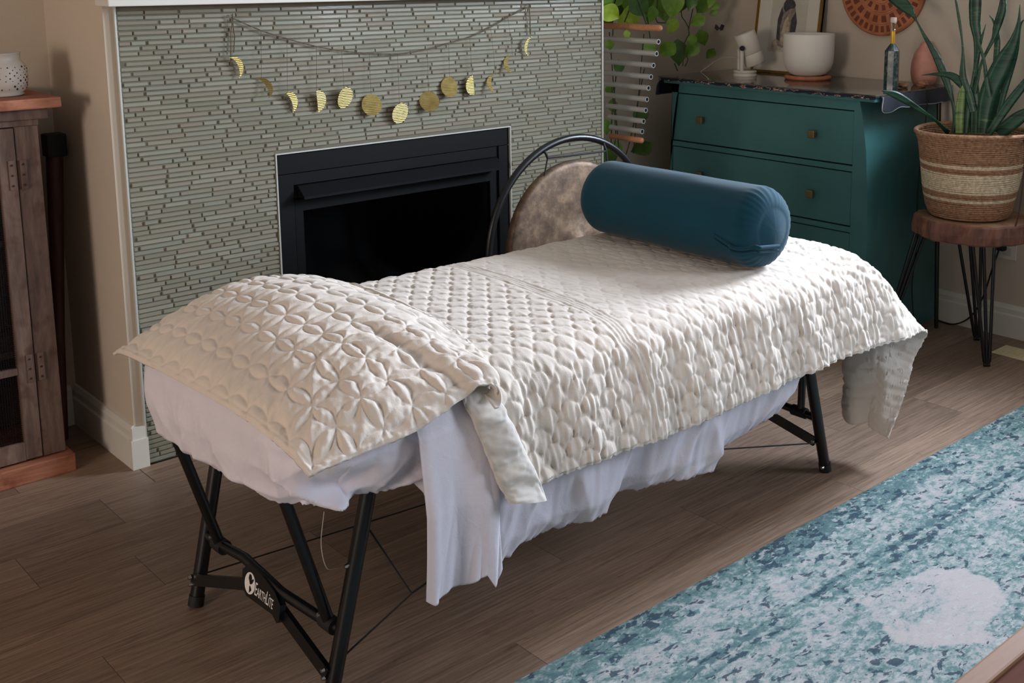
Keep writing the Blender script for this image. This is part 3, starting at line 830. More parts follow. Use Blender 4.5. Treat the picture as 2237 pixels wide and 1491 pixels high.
# ------------------------------------------------------------------ things on the chest
# framed drawing leaning on the wall
fr = thing('framed_drawing', 'gold framed drawing of a perched bird leaning on the wall behind the white bowl', 'picture', (4.28, 3.27, ZT))
lean = Matrix.Translation((4.262, 3.27, ZT)) @ Matrix.Rotation(math.radians(8), 4, 'Y')
def fbox(x0, x1, y0, y1, z0, z1):
    t = MB().box(x0, x1, y0, y1, z0, z1); t.v = [tuple(lean @ Vector(v)) for v in t.v]; return t
W2, HH = 0.185, 0.50
build('backing_board', fbox(0.004, 0.016, -W2, W2, 0.0, HH), M['black_rubber'], fr)
mb = MB()
for a in ((-W2, W2, 0.0, 0.012), (-W2, W2, HH - 0.012, HH), (-W2, -W2 + 0.012, 0.012, HH - 0.012), (W2 - 0.012, W2, 0.012, HH - 0.012)):
    q = fbox(-0.006, 0.018, *a); mb.add(q.v, q.f)
build('frame', mb, M['gold'], fr)
build('mat_board', fbox(0.0, 0.004, -W2 + 0.012, W2 - 0.012, 0.012, HH - 0.012), M['paper'], fr)
pr = build('drawing', fbox(-0.001, 0.0, -0.105, 0.10, 0.10, 0.42), M['paper_inner'], fr)
def blot(name, pts, mat, dx=-0.0018):
    bm = bmesh.new(); vv = [bm.verts.new(lean @ Vector((dx, y, z))) for y, z in pts]; bm.faces.new(vv); bmesh.ops.triangulate(bm, faces=bm.faces[:])
    build(name, MB().bm(bm), mat, pr)
blot('bird_shadow', [(0.055, 0.105), (0.02, 0.11), (0.015, 0.16), (0.03, 0.19), (0.075, 0.15), (0.085, 0.11)], M['ink_tan'], -0.0014)
blot('bird_body', [(0.045, 0.13), (0.02, 0.12), (-0.03, 0.13), (-0.045, 0.19), (-0.052, 0.25), (-0.035, 0.31), (-0.03, 0.335), (-0.005, 0.355), (0.02, 0.345), (0.038, 0.31), (0.052, 0.24), (0.058, 0.17)], M['ink_mid'], -0.0016)
blot('bird_breast', [(0.03, 0.14), (0.01, 0.13), (-0.01, 0.15), (-0.012, 0.23), (0.0, 0.27), (0.018, 0.24), (0.03, 0.19)], M['ink_tan'], -0.0020)
blot('bird_wing', [(0.055, 0.16), (0.035, 0.15), (0.04, 0.22), (0.028, 0.28), (0.04, 0.31), (0.058, 0.25)], M['ink_dark'], -0.0022)
blot('bird_wing', [(-0.03, 0.14), (-0.048, 0.17), (-0.054, 0.24), (-0.04, 0.29), (-0.02, 0.25), (-0.018, 0.18)], M['ink_dark'], -0.0022)
blot('bird_head', [(0.03, 0.30), (0.015, 0.285), (-0.005, 0.30), (-0.03, 0.305), (-0.038, 0.318), (-0.026, 0.336), (-0.005, 0.354), (0.018, 0.346), (0.032, 0.325)], M['ink_dark'], -0.0024)

# small white projector lamp on a swivel stand
pj = thing('projector', 'white cylindrical projector tilted on a round stand at the left of the chest', 'projector', (4.06, 3.33, ZT))
pb = Vector((4.06, 3.325, ZT))
build('base', MB().lathe([(0.053, 0), (0.053, 0.009), (0.050, 0.011), (0.050, 0.013), (0.053, 0.015), (0.053, 0.023), (0.050, 0.026), (0.0, 0.026)], pb, 32), M['white_plastic'], pj)
side_v = Vector((-0.66, -0.75, 0))      # towards the viewer
right_v = Vector((0.73, -0.68, 0))
arm0 = pb + side_v * 0.0 + right_v * -0.022 + Vector((0, 0, 0.024))
hub = pb + side_v * 0.046 + right_v * -0.024 + Vector((0, 0, 0.128))
build('stand_arm', MB().tube([pb + side_v * 0.042 + right_v * -0.022 + Vector((0, 0, 0.022)), hub + Vector((0, 0, -0.005))], [0.0095, 0.0095], 10), M['white_plastic'], pj)
build('stand_arm', MB().tube([pb + side_v * -0.042 + right_v * -0.022 + Vector((0, 0, 0.022)), pb + side_v * -0.046 + right_v * -0.022 + Vector((0, 0, 0.12))], [0.0095, 0.0095], 10), M['white_plastic'], pj)
ax = (right_v * 0.36 + Vector((0, 0, -0.93))).normalized()      # axis of the body, leaning
rotm = ax.to_track_quat('Z', 'Y').to_matrix().to_4x4()
top = pb + right_v * -0.008 + Vector((0, 0, 0.195))
build('body', MB().lathe([(0.0, 0), (0.048, 0.0), (0.050, 0.004), (0.050, 0.096), (0.048, 0.098)], top, 32, mat=rotm), M['white_plastic'], pj)
build('rear_body', MB().lathe([(0.046, 0.0985), (0.048, 0.101), (0.047, 0.15), (0.044, 0.153), (0.0, 0.153)], top, 32, mat=rotm), M['white_plastic'], pj)
build('pivot_knob', MB().tube([hub + side_v * 0.004, hub + side_v * 0.014], [0.012, 0.011], 16), M['black_rubber'], pj)
cb = build('projector_cable', MB().tube(catmull(np.array([(4.045, 3.365, 1.105), (4.06, 3.44, 1.10), (4.08, 3.52, 1.078), (4.08, 3.575, 1.045), (4.05, 3.585, 1.0262), (3.95, 3.48, 1.0262), (3.84, 3.36, 1.0262), (3.79, 3.31, 1.0262)]), 50)[0], 0.0022, 6), M['cable_white'])
tag(cb, 'thin white cable looping from the projector down to the chest top', 'cable')

# singing bowl on its ring
bc = Vector((4.135, 3.03, ZT))
rg = build('bowl_ring', MB().lathe([(0.072, 0.0), (0.098, 0.0), (0.103, 0.006), (0.103, 0.012), (0.097, 0.018), (0.074, 0.018), (0.070, 0.010), (0.072, 0.0)], bc, 40), M['terracotta'])
tag(rg, 'round terracotta coloured ring under the white singing bowl', 'ring')
sb = build('singing_bowl', MB().lathe([(0.0, 0.0), (0.05, 0.001), (0.080, 0.014), (0.098, 0.034), (0.108, 0.062), (0.111, 0.10), (0.112, 0.186), (0.110, 0.189), (0.106, 0.186), (0.105, 0.10), (0.098, 0.06), (0.08, 0.03), (0.05, 0.012), (0.0, 0.010)], bc + Vector((0, 0, 0.0115)), 56), M['white_frost'])
tag(sb, 'frosted white singing bowl on the chest in front of the framed drawing', 'bowl')

# crystal bottle
bt = thing('crystal_bottle', 'slender dark blue-green crystal bottle with pale stopper at the front right of the chest', 'bottle', (4.02, 2.535, ZT))
bp = Vector((4.02, 2.535, ZT))
build('body', MB().lathe([(0.030, 0.0), (0.030, 0.155), (0.007, 0.186), (0.0, 0.186)], bp, 8, smooth=False), M['crystal'], bt)
build('gold_neck', MB().lathe([(0.0075, 0.180), (0.0095, 0.19), (0.009, 0.232)], bp, 16), M['gold_liquid'], bt)
build('neck', MB().lathe([(0.009, 0.2325), (0.0085, 0.25), (0.011, 0.262), (0.011, 0.266)], bp, 16), M['glass'], bt)
build('stopper', MB().lathe([(0.0115, 0.267), (0.0125, 0.268), (0.0125, 0.286), (0.0115, 0.288)], bp, 16), M['cork'], bt)
# pink egg-shaped stone lamp
pk = build('stone_lamp', MB().lathe([(0.040, 0.0), (0.050, 0.015), (0.056, 0.05), (0.054, 0.09), (0.043, 0.13), (0.028, 0.152), (0.022, 0.160), (0.020, 0.166), (0.016, 0.176), (0.0, 0.180)], Vector((4.285, 2.545, ZT)), 12), M['pink_stone'])
tag(pk, 'pink egg-shaped stone lamp by the wall behind the snake plant leaves', 'lamp')
def rock(name, c, s, seed, label, mat):
    bm = bmesh.new(); bmesh.ops.create_icosphere(bm, subdivisions=3, radius=1)
    rn = random.Random(seed); ph = [rn.uniform(0, 6) for _ in range(6)]
    R_ = Matrix.Rotation(s[3], 3, 'Z')
    zmin = 9
    for v in bm.verts:
        d = 1 + 0.16 * math.sin(3 * v.co.x + ph[0]) * math.cos(4 * v.co.y + ph[1]) + 0.12 * math.sin(7 * v.co.z + ph[2] + 3 * v.co.x) + 0.07 * math.sin(13 * v.co.x + ph[3]) * math.sin(11 * v.co.y)
        q = Vector((v.co.x * s[0], v.co.y * s[1], v.co.z * s[2])) * d
        v.co = R_ @ q; zmin = min(zmin, v.co.z)
    for v in bm.verts: v.co += Vector((c[0], c[1], ZT - zmin))
    o = build(name, MB().bm(bm, True), mat); tag(o, label, 'stone'); return o
rock('stone', (4.09, 2.525), (0.018, 0.028, 0.012, 0.0), 5, 'small knobbly tan stone beside the foot of the crystal bottle', M['rock'])
rock('stone', (4.175, 2.485), (0.024, 0.030, 0.013, -0.9), 9, 'longer tan stone on the right edge of the chest in front of the pink lamp', M['rock'])

# ------------------------------------------------------------------ carved clay disc on the wall
cd = thing('wall_plaque', 'round carved terracotta disc hanging on the wall above the chest', 'plaque', (XW, 2.82, 1.47))
pc_ = Vector((XW - 0.002, 2.803, 1.425)); RP = 0.212
rotY = Matrix.Rotation(math.radians(-90), 4, 'Y')
build('disc', MB().lathe([(0.0, 0.0), (RP, 0.0), (RP, 0.016), (RP - 0.006, 0.020), (0.0, 0.020)], pc_, 72, mat=rotY), M['clay'], cd)
def wedge(r0, r1, a0, a1, h):
    n = 4; vs = []
    for hh in (0.018, h):
        for r in (r0, r1):
            for k in range(n + 1):
                a = a0 + (a1 - a0) * k / n
                vs.append(pc_ + rotY @ Vector((r * math.cos(a), r * math.sin(a), hh)))
    m_ = n + 1; fs = []
    for k in range(n):
        fs += [(2 * m_ + k, 2 * m_ + k + 1, 3 * m_ + k + 1, 3 * m_ + k), (k, k + 1, 2 * m_ + k + 1, 2 * m_ + k), (m_ + k, 3 * m_ + k, 3 * m_ + k + 1, m_ + k + 1)]
    fs += [(0, 2 * m_, 3 * m_, m_), (n, m_ + n, 3 * m_ + n, 2 * m_ + n)]
    return vs, fs
mbd = MB(); mbl = MB()
for r in (0.204, 0.160, 0.118, 0.108, 0.07):
    mbl.tube([tuple(pc_ + rotY @ Vector((r * math.cos(2 * math.pi * k / 72), r * math.sin(2 * math.pi * k / 72), 0.0205))) for k in range(72)], 0.0022, 5, closed=True)
for k in range(40):
    a = 2 * math.pi * k / 40; v_, f_ = wedge(0.168, 0.196, a + 0.03, a + 0.115, 0.0215); mbd.add(v_, f_)
for k in range(20):
    a = 2 * math.pi * k / 20; v_, f_ = wedge(0.124, 0.153, a + 0.05, a + 0.22, 0.0215); mbd.add(v_, f_)
for k in range(16):
    a = 2 * math.pi * k / 16; v_, f_ = wedge(0.078, 0.102, a + 0.08, a + 0.26, 0.0215); mbd.add(v_, f_)
for k in range(8):
    a = 2 * math.pi * k / 8; v_, f_ = wedge(0.02, 0.06, a + 0.15, a + 0.5, 0.0215); mbd.add(v_, f_)
build('raised_rings', mbl, M['clay'], cd)
build('carved_blocks', mbd, M['clay_dark'], cd)
# small dark butterfly ornament on the wall
bf = thing('wall_ornament', 'tiny dark winged ornament on the wall left of the framed drawing', 'ornament', (XW, 3.73, 1.21))
bx_ = XW - 0.004
build('wing', MB().prism([(3.737, 1.214), (3.760, 1.232), (3.765, 1.214), (3.752, 1.203)], bx_ - 0.004, XW - 0.001, 'x'), M['ink_dark'], bf)
build('wing', MB().prism([(3.733, 1.214), (3.722, 1.234), (3.708, 1.228), (3.716, 1.206), (3.728, 1.203)], bx_ - 0.004, XW - 0.001, 'x'), M['ink_dark'], bf)

# ------------------------------------------------------------------ live-edge stool
st = thing('plant_stool', 'live-edge wood slab stool on black hairpin legs holding the basket plant', 'stool', (4.04, 2.12, 0))
sc_ = Vector((4.075, 2.175, 0)); ZS0, ZS1 = 0.472, 0.548
n = 72; rt2 = random.Random(2); prof_r = []
for k in range(n):
    a = 2 * math.pi * k / n
    prof_r.append(0.212 + 0.008 * math.sin(3 * a + 1) + 0.006 * math.sin(7 * a) + 0.004 * math.sin(17 * a + 2) + rt2.uniform(-0.002, 0.002))
vs = []
for (dz, dr_) in ((0, -0.006), (0.006, 0.0), (0.035, 0.004), (0.07, 0.0), (0.076, -0.005)):
    for k in range(n):
        a = 2 * math.pi * k / n; r = prof_r[k] + dr_ + 0.0018 * math.sin(k * 2.3 + dz * 50)
        vs.append((sc_.x + r * math.cos(a), sc_.y + r * math.sin(a), ZS0 + dz))
fs = [(i * n + k, i * n + (k + 1) % n, (i + 1) * n + (k + 1) % n, (i + 1) * n + k) for i in range(4) for k in range(n)]
build('seat_rim', MB().add(vs, fs).add(vs[:n], [tuple(range(n))[::-1]]), M['live_edge'], st)
build('seat_top', MB().add([(v[0], v[1], v[2] + 0.0002) for v in vs[-n:]], [tuple(range(n))]), M['slab_top'], st)
def hairpin(c_top, foot, spread, dirv):
    c_top = Vector(c_top); foot = Vector(foot); dirv = Vector(dirv).normalized()
    mb = MB()
    for s in (-1, 0, 1):
        mb.tube([c_top + dirv * spread * s + Vector((0, 0, 0)), foot + dirv * 0.010 * s + Vector((0, 0, 0.022)), foot + Vector((0, 0, 0.008))], [0.0068, 0.0068, 0.0068], 8)
    mb.tube([foot + dirv * -0.012 + Vector((0, 0, 0.0075)), foot + dirv * 0.012 + Vector((0, 0, 0.0075))], 0.0072, 8)
    build('leg', mb, M['black_metal'], st)
hairpin((3.99, 2.08, ZS0), (3.95, 2.018, 0), 0.042, (0.7, -0.7, 0))
hairpin((4.16, 2.235, ZS0), (4.212, 2.202, 0), 0.048, (0.6, -0.75, 0))
hairpin((3.985, 2.345, ZS0), (3.83, 2.40, 0), 0.030, (0.9, -0.2, 0))

# basket and snake plant
bk = thing('potted_snake_plant', 'snake plant in a striped woven basket standing on the slab stool', 'plant', (4.055, 2.175, ZS1))
bcn = Vector((4.065, 2.19, ZS1 + 0.001))
def br_(zz):      # basket radius by height
    return float(np.interp(zz, [0, 0.01, 0.04, 0.12, 0.22, 0.30, 0.335], [0.12, 0.145, 0.160, 0.176, 0.192, 0.202, 0.216]))
bands = [(0.0, 0.078, 'basket_tan'), (0.078, 0.090, 'basket_cream'), (0.090, 0.112, 'basket_tan'), (0.112, 0.190, 'basket_cream'), (0.190, 0.210, 'basket_tan'), (0.210, 0.224, 'basket_cream'), (0.224, 0.33, 'basket_tan')]
build('base', MB().lathe([(0.0, 0.0), (0.125, 0.0), (0.13, 0.006), (0.0, 0.006)], bcn, 40), M['basket_tan'], bk)
def coil(z0, z1, nm, mat):
    mb = MB(); z = z0
    pitch = 0.0078
    nrow = max(1, round((z1 - z0) / pitch)); pitch = (z1 - z0) / nrow
    nn = 72
    for r in range(nrow):
        zc = z0 + (r + 0.5) * pitch; R0 = br_(zc)
        vs = []; m_ = 6
        for k in range(nn):
            a = 2 * math.pi * k / nn
            wob = 0.0012 * math.sin(k * 2.9 + r) + 0.002 * math.sin(a * 3 + zc * 20)
            zz = 0.0012 * math.sin(a * 2 + r * .7) * (1 if 0 < r < nrow - 1 else 0)
            for j in range(m_):
                q = 2 * math.pi * j / m_
                rr_ = R0 + wob + 0.0052 * math.cos(q)
                vs.append((bcn.x + rr_ * math.cos(a), bcn.y + rr_ * math.sin(a), bcn.z + zc + zz + pitch * 0.56 * math.sin(q)))
        mb.add(vs, [(k * m_ + j, ((k + 1) % nn) * m_ + j, ((k + 1) % nn) * m_ + (j + 1) % m_, k * m_ + (j + 1) % m_) for k in range(nn) for j in range(m_)], True)
    build(nm, mb, mat, bk)
for z0, z1, mt_ in bands: coil(z0 + (0.006 if z0 == 0 else 0), z1, 'woven_band', M[mt_])
build('rim', MB().tube([(bcn.x + 0.214 * math.cos(2 * math.pi * k / 64), bcn.y + 0.214 * math.sin(2 * math.pi * k / 64), bcn.z + 0.334 + 0.003 * math.sin(4 * math.pi * k / 64)) for k in range(64)], 0.009, 8, closed=True), M['basket_tan'], bk)
build('soil', MB().lathe([(0.0, 0.262), (0.192, 0.262), (0.192, 0.255), (0.0, 0.255)], bcn, 40), M['dark_gap'], bk)
lx, ly = bcn.x - 0.035, bcn.y - 0.235
build('lace', MB().tube(catmull(np.array([(lx + 0.02, ly + 0.02, 0.885), (lx - 0.005, ly, 0.80), (lx - 0.012, ly + 0.004, 0.62), (lx - 0.018, ly + 0.022, 0.51)]), 20)[0], 0.003, 6).tube(catmull(np.array([(lx + 0.02, ly + 0.02, 0.885), (lx + 0.010, ly - 0.01, 0.80), (lx + 0.008, ly - 0.008, 0.64), (lx + 0.008, ly - 0.012, 0.52)]), 20)[0], 0.003, 6), M['lace'], bk)
build('bead', MB().lathe([(0.002, -0.008), (0.008, -0.004), (0.009, 0.0), (0.008, 0.004), (0.002, 0.008)], (lx + 0.012, ly - 0.022, 0.80), 14), M['tan_wood'], bk)
SNAKE = {'a': [(3.99, 2.227, 0.872, 0.0194), (3.99, 2.241, 0.974, 0.0116), (3.99, 2.266, 1.048, 0.0233), (3.99, 2.294, 1.107, 0.0291), (3.99, 2.332, 1.173, 0.0233), (3.99, 2.383, 1.243, 0.0116), (3.99, 2.425, 1.306, 0.007), (3.99, 2.453, 1.34, 0.0349), (3.99, 2.494, 1.37, 0.0465), (3.99, 2.54, 1.404, 0.0465), (3.99, 2.578, 1.442, 0.0233), (3.99, 2.598, 1.465, 0.0019)], 'b': [(3.93, 2.153, 0.885, 0.0233), (3.93, 2.149, 0.987, 0.0233), (3.93, 2.15, 1.042, 0.0233), (3.93, 2.175, 1.099, 0.0233), (3.93, 2.182, 1.206, 0.007), (3.93, 2.201, 1.304, 0.0101), (3.93, 2.222, 1.387, 0.0062), (3.93, 2.228, 1.409, 0.0012)], 'c': [(3.97, 2.118, 0.885, 0.0194), (3.97, 2.14, 0.984, 0.0175), (3.97, 2.149, 1.058, 0.0124), (3.97, 2.144, 1.169, 0.0194), (3.97, 2.146, 1.242, 0.0272), (3.97, 2.159, 1.296, 0.0349), (3.97, 2.162, 1.351, 0.0407), (3.97, 2.163, 1.387, 0.0407), (3.97, 2.162, 1.442, 0.031), (3.97, 2.162, 1.481, 0.0019)], 'd': [(3.91, 2.052, 1.033, 0.0116), (3.91, 2.066, 1.083, 0.014), (3.91, 2.083, 1.168, 0.0109), (3.91, 2.107, 1.228, 0.0093), (3.91, 2.112, 1.253, 0.0016)], 'e': [(3.95, 2.142, 0.986, 0.0136), (3.95, 2.127, 1.079, 0.0116), (3.95, 2.112, 1.157, 0.0093), (3.95, 2.071, 1.246, 0.014), (3.95, 2.06, 1.29, 0.0256), (3.95, 2.043, 1.354, 0.0272), (3.95, 2.043, 1.39, 0.0175), (3.95, 2.045, 1.418, 0.0016)], 'f': [(3.99, 2.084, 1.061, 0.0116), (3.99, 2.078, 1.142, 0.0175), (3.99, 2.076, 1.237, 0.0194), (3.99, 2.091, 1.302, 0.0101), (3.99, 2.115, 1.33, 0.0012)], 'g': [(3.93, 2.085, 0.892, 0.0349), (3.93, 2.07, 1.03, 0.0582), (3.93, 2.023, 1.149, 0.0621), (3.93, 1.983, 1.233, 0.0349), (3.93, 1.967, 1.304, 0.0132), (3.93, 1.966, 1.374, 0.0016)], 'h': [(3.97, 2.041, 0.97, 0.0116), (3.97, 2.024, 1.067, 0.0233), (3.97, 1.993, 1.191, 0.0194), (3.97, 1.981, 1.295, 0.0101), (3.97, 1.964, 1.32, 0.0016)], 'i': [(3.91, 2.047, 0.895, 0.0233), (3.91, 1.978, 1.01, 0.031), (3.91, 1.909, 1.108, 0.0233), (3.91, 1.877, 1.169, 0.0019)], 'j': [(3.95, 2.029, 0.893, 0.0465), (3.95, 1.957, 0.958, 0.0465), (3.95, 1.907, 0.995, 0.0233), (3.95, 1.886, 1.008, 0.0019)], 'k': [(3.99, 2.256, 0.869, 0.0194), (3.99, 2.322, 0.916, 0.0101), (3.99, 2.42, 0.966, 0.0213), (3.99, 2.498, 0.999, 0.0272), (3.99, 2.569, 1.013, 0.0016)], 'l': [(3.93, 2.126, 0.97, 0.0233), (3.93, 2.152, 1.042, 0.0272), (3.93, 2.188, 1.08, 0.031), (3.93, 2.23, 1.101, 0.0233), (3.93, 2.293, 1.101, 0.0101), (3.93, 2.352, 1.093, 0.0016)], 'm': [(3.97, 2.228, 0.874, 0.0116), (3.97, 2.224, 0.958, 0.0116), (3.97, 2.249, 1.031, 0.0039)], 'n': [(3.91, 2.166, 0.886, 0.0272), (3.91, 2.169, 0.968, 0.031), (3.91, 2.165, 1.039, 0.0233), (3.91, 2.164, 1.068, 0.0016)], 'o': [(3.95, 2.124, 0.887, 0.0349), (3.95, 2.125, 0.968, 0.0427), (3.95, 2.137, 1.042, 0.0349), (3.95, 2.135, 1.079, 0.0233), (3.95, 2.125, 1.112, 0.0019)], 'p': [(3.99, 2.097, 0.885, 0.031), (3.99, 2.082, 0.969, 0.0349), (3.99, 2.069, 1.062, 0.0272), (3.99, 2.062, 1.136, 0.0019)], 'q': [(3.93, 2.139, 1.061, 0.0078), (3.93, 2.116, 1.209, 0.0116), (3.93, 2.094, 1.3, 0.0016)]}
view = Vector((0.88, 0.47, 0.0)).normalized()
for k_, pts in SNAKE.items():
    P_ = np.array(pts)
    # scale out of the plane a little so leaves fan around the pot
    A_, _ = catmull(P_, 26)
    vs = []; nL = len(A_)
    for i, q in enumerate(A_):
        c = Vector(q[:3]); wd = max(q[3], 0.0012)
        t = Vector(A_[min(i + 1, nL - 1)][:3]) - Vector(A_[max(i - 1, 0)][:3]); t.normalize()
        sd = t.cross(view); sd.normalize(); nrm = t.cross(sd)
        for s, d in ((-1, -0.22), (-0.5, -0.02), (0, 0.10), (0.5, -0.02), (1, -0.22), (0.45, -0.12), (0, -0.03), (-0.45, -0.12)):
            vs.append(c + sd * wd * 0.5 * s * 1.1 - nrm * wd * d * 0.6)
    fs = [(i * 8 + j, i * 8 + (j + 1) % 8, (i + 1) * 8 + (j + 1) % 8, (i + 1) * 8 + j) for i in range(nL - 1) for j in range(8)]
    vs = [v + Vector((0.045, 0.02, 0)) for v in vs]
    if k_ == 'k':      # this leaf leans out in front of the chest
        eye = Vector((0, 0, 1.5)); n8 = len(vs) // 8
        vs = [eye + (v - eye) * (1 - 0.085 * ((i // 8) / (n8 - 1)) ** 0.7) for i, v in enumerate(vs)]
    build('leaf', MB().add(vs, fs, True), M['snake_pale'] if k_ == 'n' else M['snake'], bk)

# ------------------------------------------------------------------ hanging vine plant in the alcove
pv = thing('hanging_vine_plant', 'trailing bright green vine plant hanging in the alcove right of the tiled wall', 'plant', (3.75, 3.64, 1.62))
build('pot', MB().lathe([(0.0, 0.0), (0.08, 0.0), (0.11, 0.14), (0.118, 0.15), (0.11, 0.15), (0.10, 0.13), (0.0, 0.12)], (3.75, 3.66, 1.62), 32), M['white_ceramic'], pv)
build('hanger', MB().tube([(3.65, 3.66, 1.77), (3.75, 3.66, 2.3), (3.85, 3.66, 1.77)], 0.003, 6).tube([(3.75, 3.66, 2.3), (3.75, 3.66, 2.6)], 0.003, 6), M['cord'], pv)
VINES = [[(3.951, 3.62, 1.376), (3.947, 3.62, 1.295), (3.984, 3.62, 1.253), (4.005, 3.62, 1.208), (3.967, 3.62, 1.161), (3.966, 3.62, 1.103), (3.961, 3.62, 1.055)], [(4.033, 3.62, 1.375), (4.019, 3.62, 1.293), (4.0, 3.62, 1.208), (4.042, 3.62, 1.154)], [(3.788, 3.62, 1.379), (3.78, 3.62, 1.273), (3.843, 3.62, 1.261)], [(3.473, 3.62, 1.384), (3.446, 3.62, 1.341), (3.504, 3.62, 1.282), (3.498, 3.62, 1.166)], [(3.632, 3.62, 1.382), (3.604, 3.62, 1.321), (3.577, 3.62, 1.273)], [(3.986, 3.62, 1.102), (3.997, 3.62, 1.084), (3.977, 3.62, 1.054)], [(3.905, 3.62, 1.072), (3.926, 3.62, 1.036)], [(3.669, 3.62, 1.381), (3.717, 3.62, 1.301), (3.747, 3.62, 1.161)], [(3.5, 3.62, 0.99), (3.523, 3.62, 0.762), (3.48, 3.62, 0.684)], [(3.705, 3.62, 1.059), (3.595, 3.62, 0.692), (3.48, 3.62, 0.559)], [(3.537, 3.62, 1.109), (3.503, 3.62, 0.888), (3.494, 3.62, 0.724)]]
for vpts in VINES:
    p0 = Vector(vpts[0])
    if p0.z > 1.3: vpts = [(3.75 + (p0.x - 3.75) * 0.4, 3.66, 1.75), (3.75 + (p0.x - 3.75) * 0.8, 3.62, 1.60)] + vpts
    build('vine', MB().tube(catmull(np.array(vpts), 24)[0], 0.0028, 5), M['vine'], pv)
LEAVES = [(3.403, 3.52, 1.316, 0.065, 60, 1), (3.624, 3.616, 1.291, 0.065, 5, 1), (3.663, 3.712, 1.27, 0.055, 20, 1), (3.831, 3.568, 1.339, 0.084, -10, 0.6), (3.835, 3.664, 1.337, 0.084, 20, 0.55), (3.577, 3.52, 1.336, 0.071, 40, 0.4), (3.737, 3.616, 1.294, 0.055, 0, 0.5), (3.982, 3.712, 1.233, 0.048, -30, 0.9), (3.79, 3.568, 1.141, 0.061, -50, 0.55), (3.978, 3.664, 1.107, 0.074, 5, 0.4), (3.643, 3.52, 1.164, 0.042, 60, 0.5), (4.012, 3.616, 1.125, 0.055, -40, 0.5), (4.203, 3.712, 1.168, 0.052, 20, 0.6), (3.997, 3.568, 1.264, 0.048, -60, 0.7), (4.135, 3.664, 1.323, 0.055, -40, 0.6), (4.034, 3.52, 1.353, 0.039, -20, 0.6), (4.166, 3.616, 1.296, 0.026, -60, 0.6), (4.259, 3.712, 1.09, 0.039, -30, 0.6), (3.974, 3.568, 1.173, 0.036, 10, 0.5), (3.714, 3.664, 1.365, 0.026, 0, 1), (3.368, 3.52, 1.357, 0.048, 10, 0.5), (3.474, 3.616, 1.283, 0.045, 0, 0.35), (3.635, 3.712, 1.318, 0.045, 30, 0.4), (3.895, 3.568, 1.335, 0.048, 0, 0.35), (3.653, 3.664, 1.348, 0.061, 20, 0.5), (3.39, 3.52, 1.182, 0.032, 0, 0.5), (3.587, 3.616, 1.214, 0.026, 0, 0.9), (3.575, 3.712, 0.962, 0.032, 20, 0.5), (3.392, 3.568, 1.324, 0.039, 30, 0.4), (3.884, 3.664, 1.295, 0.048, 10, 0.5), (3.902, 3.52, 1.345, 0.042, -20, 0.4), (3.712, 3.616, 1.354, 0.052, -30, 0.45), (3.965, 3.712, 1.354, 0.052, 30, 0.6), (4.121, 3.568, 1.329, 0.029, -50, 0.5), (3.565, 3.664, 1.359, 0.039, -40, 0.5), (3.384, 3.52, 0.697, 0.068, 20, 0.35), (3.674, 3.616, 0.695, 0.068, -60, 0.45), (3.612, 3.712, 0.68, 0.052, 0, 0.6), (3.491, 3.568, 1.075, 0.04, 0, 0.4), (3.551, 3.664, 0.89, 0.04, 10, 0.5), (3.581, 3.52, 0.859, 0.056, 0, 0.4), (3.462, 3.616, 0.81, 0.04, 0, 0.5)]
for i, (x, y, z, s, ang, bri) in enumerate(LEAVES):
    rl = random.Random(i)
    prof_ = [(0, 0.02), (0.06, 0.26), (0.18, 0.38), (0.32, 0.41), (0.5, 0.36), (0.68, 0.25), (0.84, 0.11), (0.93, 0.04), (1.0, 0.0)]
    yaw_ = rl.uniform(-0.6, 0.6) - 0.7; pit = rl.uniform(-0.2, 0.5)
    Rm = Matrix.Rotation(yaw_, 4, 'Z') @ Matrix.Rotation(pit, 4, 'X') @ Matrix.Rotation(math.radians(-ang), 4, 'Y')
    vs = []; L = s * 1.6
    nseg = 16
    for a in range(nseg):
        u = a / (nseg - 1); wv_ = float(np.interp(u, [p[0] for p in prof_], [p[1] for p in prof_])) * L
        for sgn in (-1, -0.5, 0, 0.5, 1):
            back = 0.12 * L if (a == 0 and abs(sgn) > 0.2) else 0
            vs.append(Rm @ Vector((wv_ * sgn, -0.10 * L * abs(sgn) * math.sin(u * 3) + 0.12 * L * u * u, -(u - 0.5) * L + back)) + Vector((x, y, z)))
    fs = [(a * 5 + j, a * 5 + j + 1, (a + 1) * 5 + j + 1, (a + 1) * 5 + j) for a in range(nseg - 1) for j in range(4)]
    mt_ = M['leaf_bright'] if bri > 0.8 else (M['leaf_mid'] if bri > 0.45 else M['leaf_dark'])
    lf = build('leaf', MB().add(vs, fs, True), mt_, pv, loc=(x, y, z), fix=False)

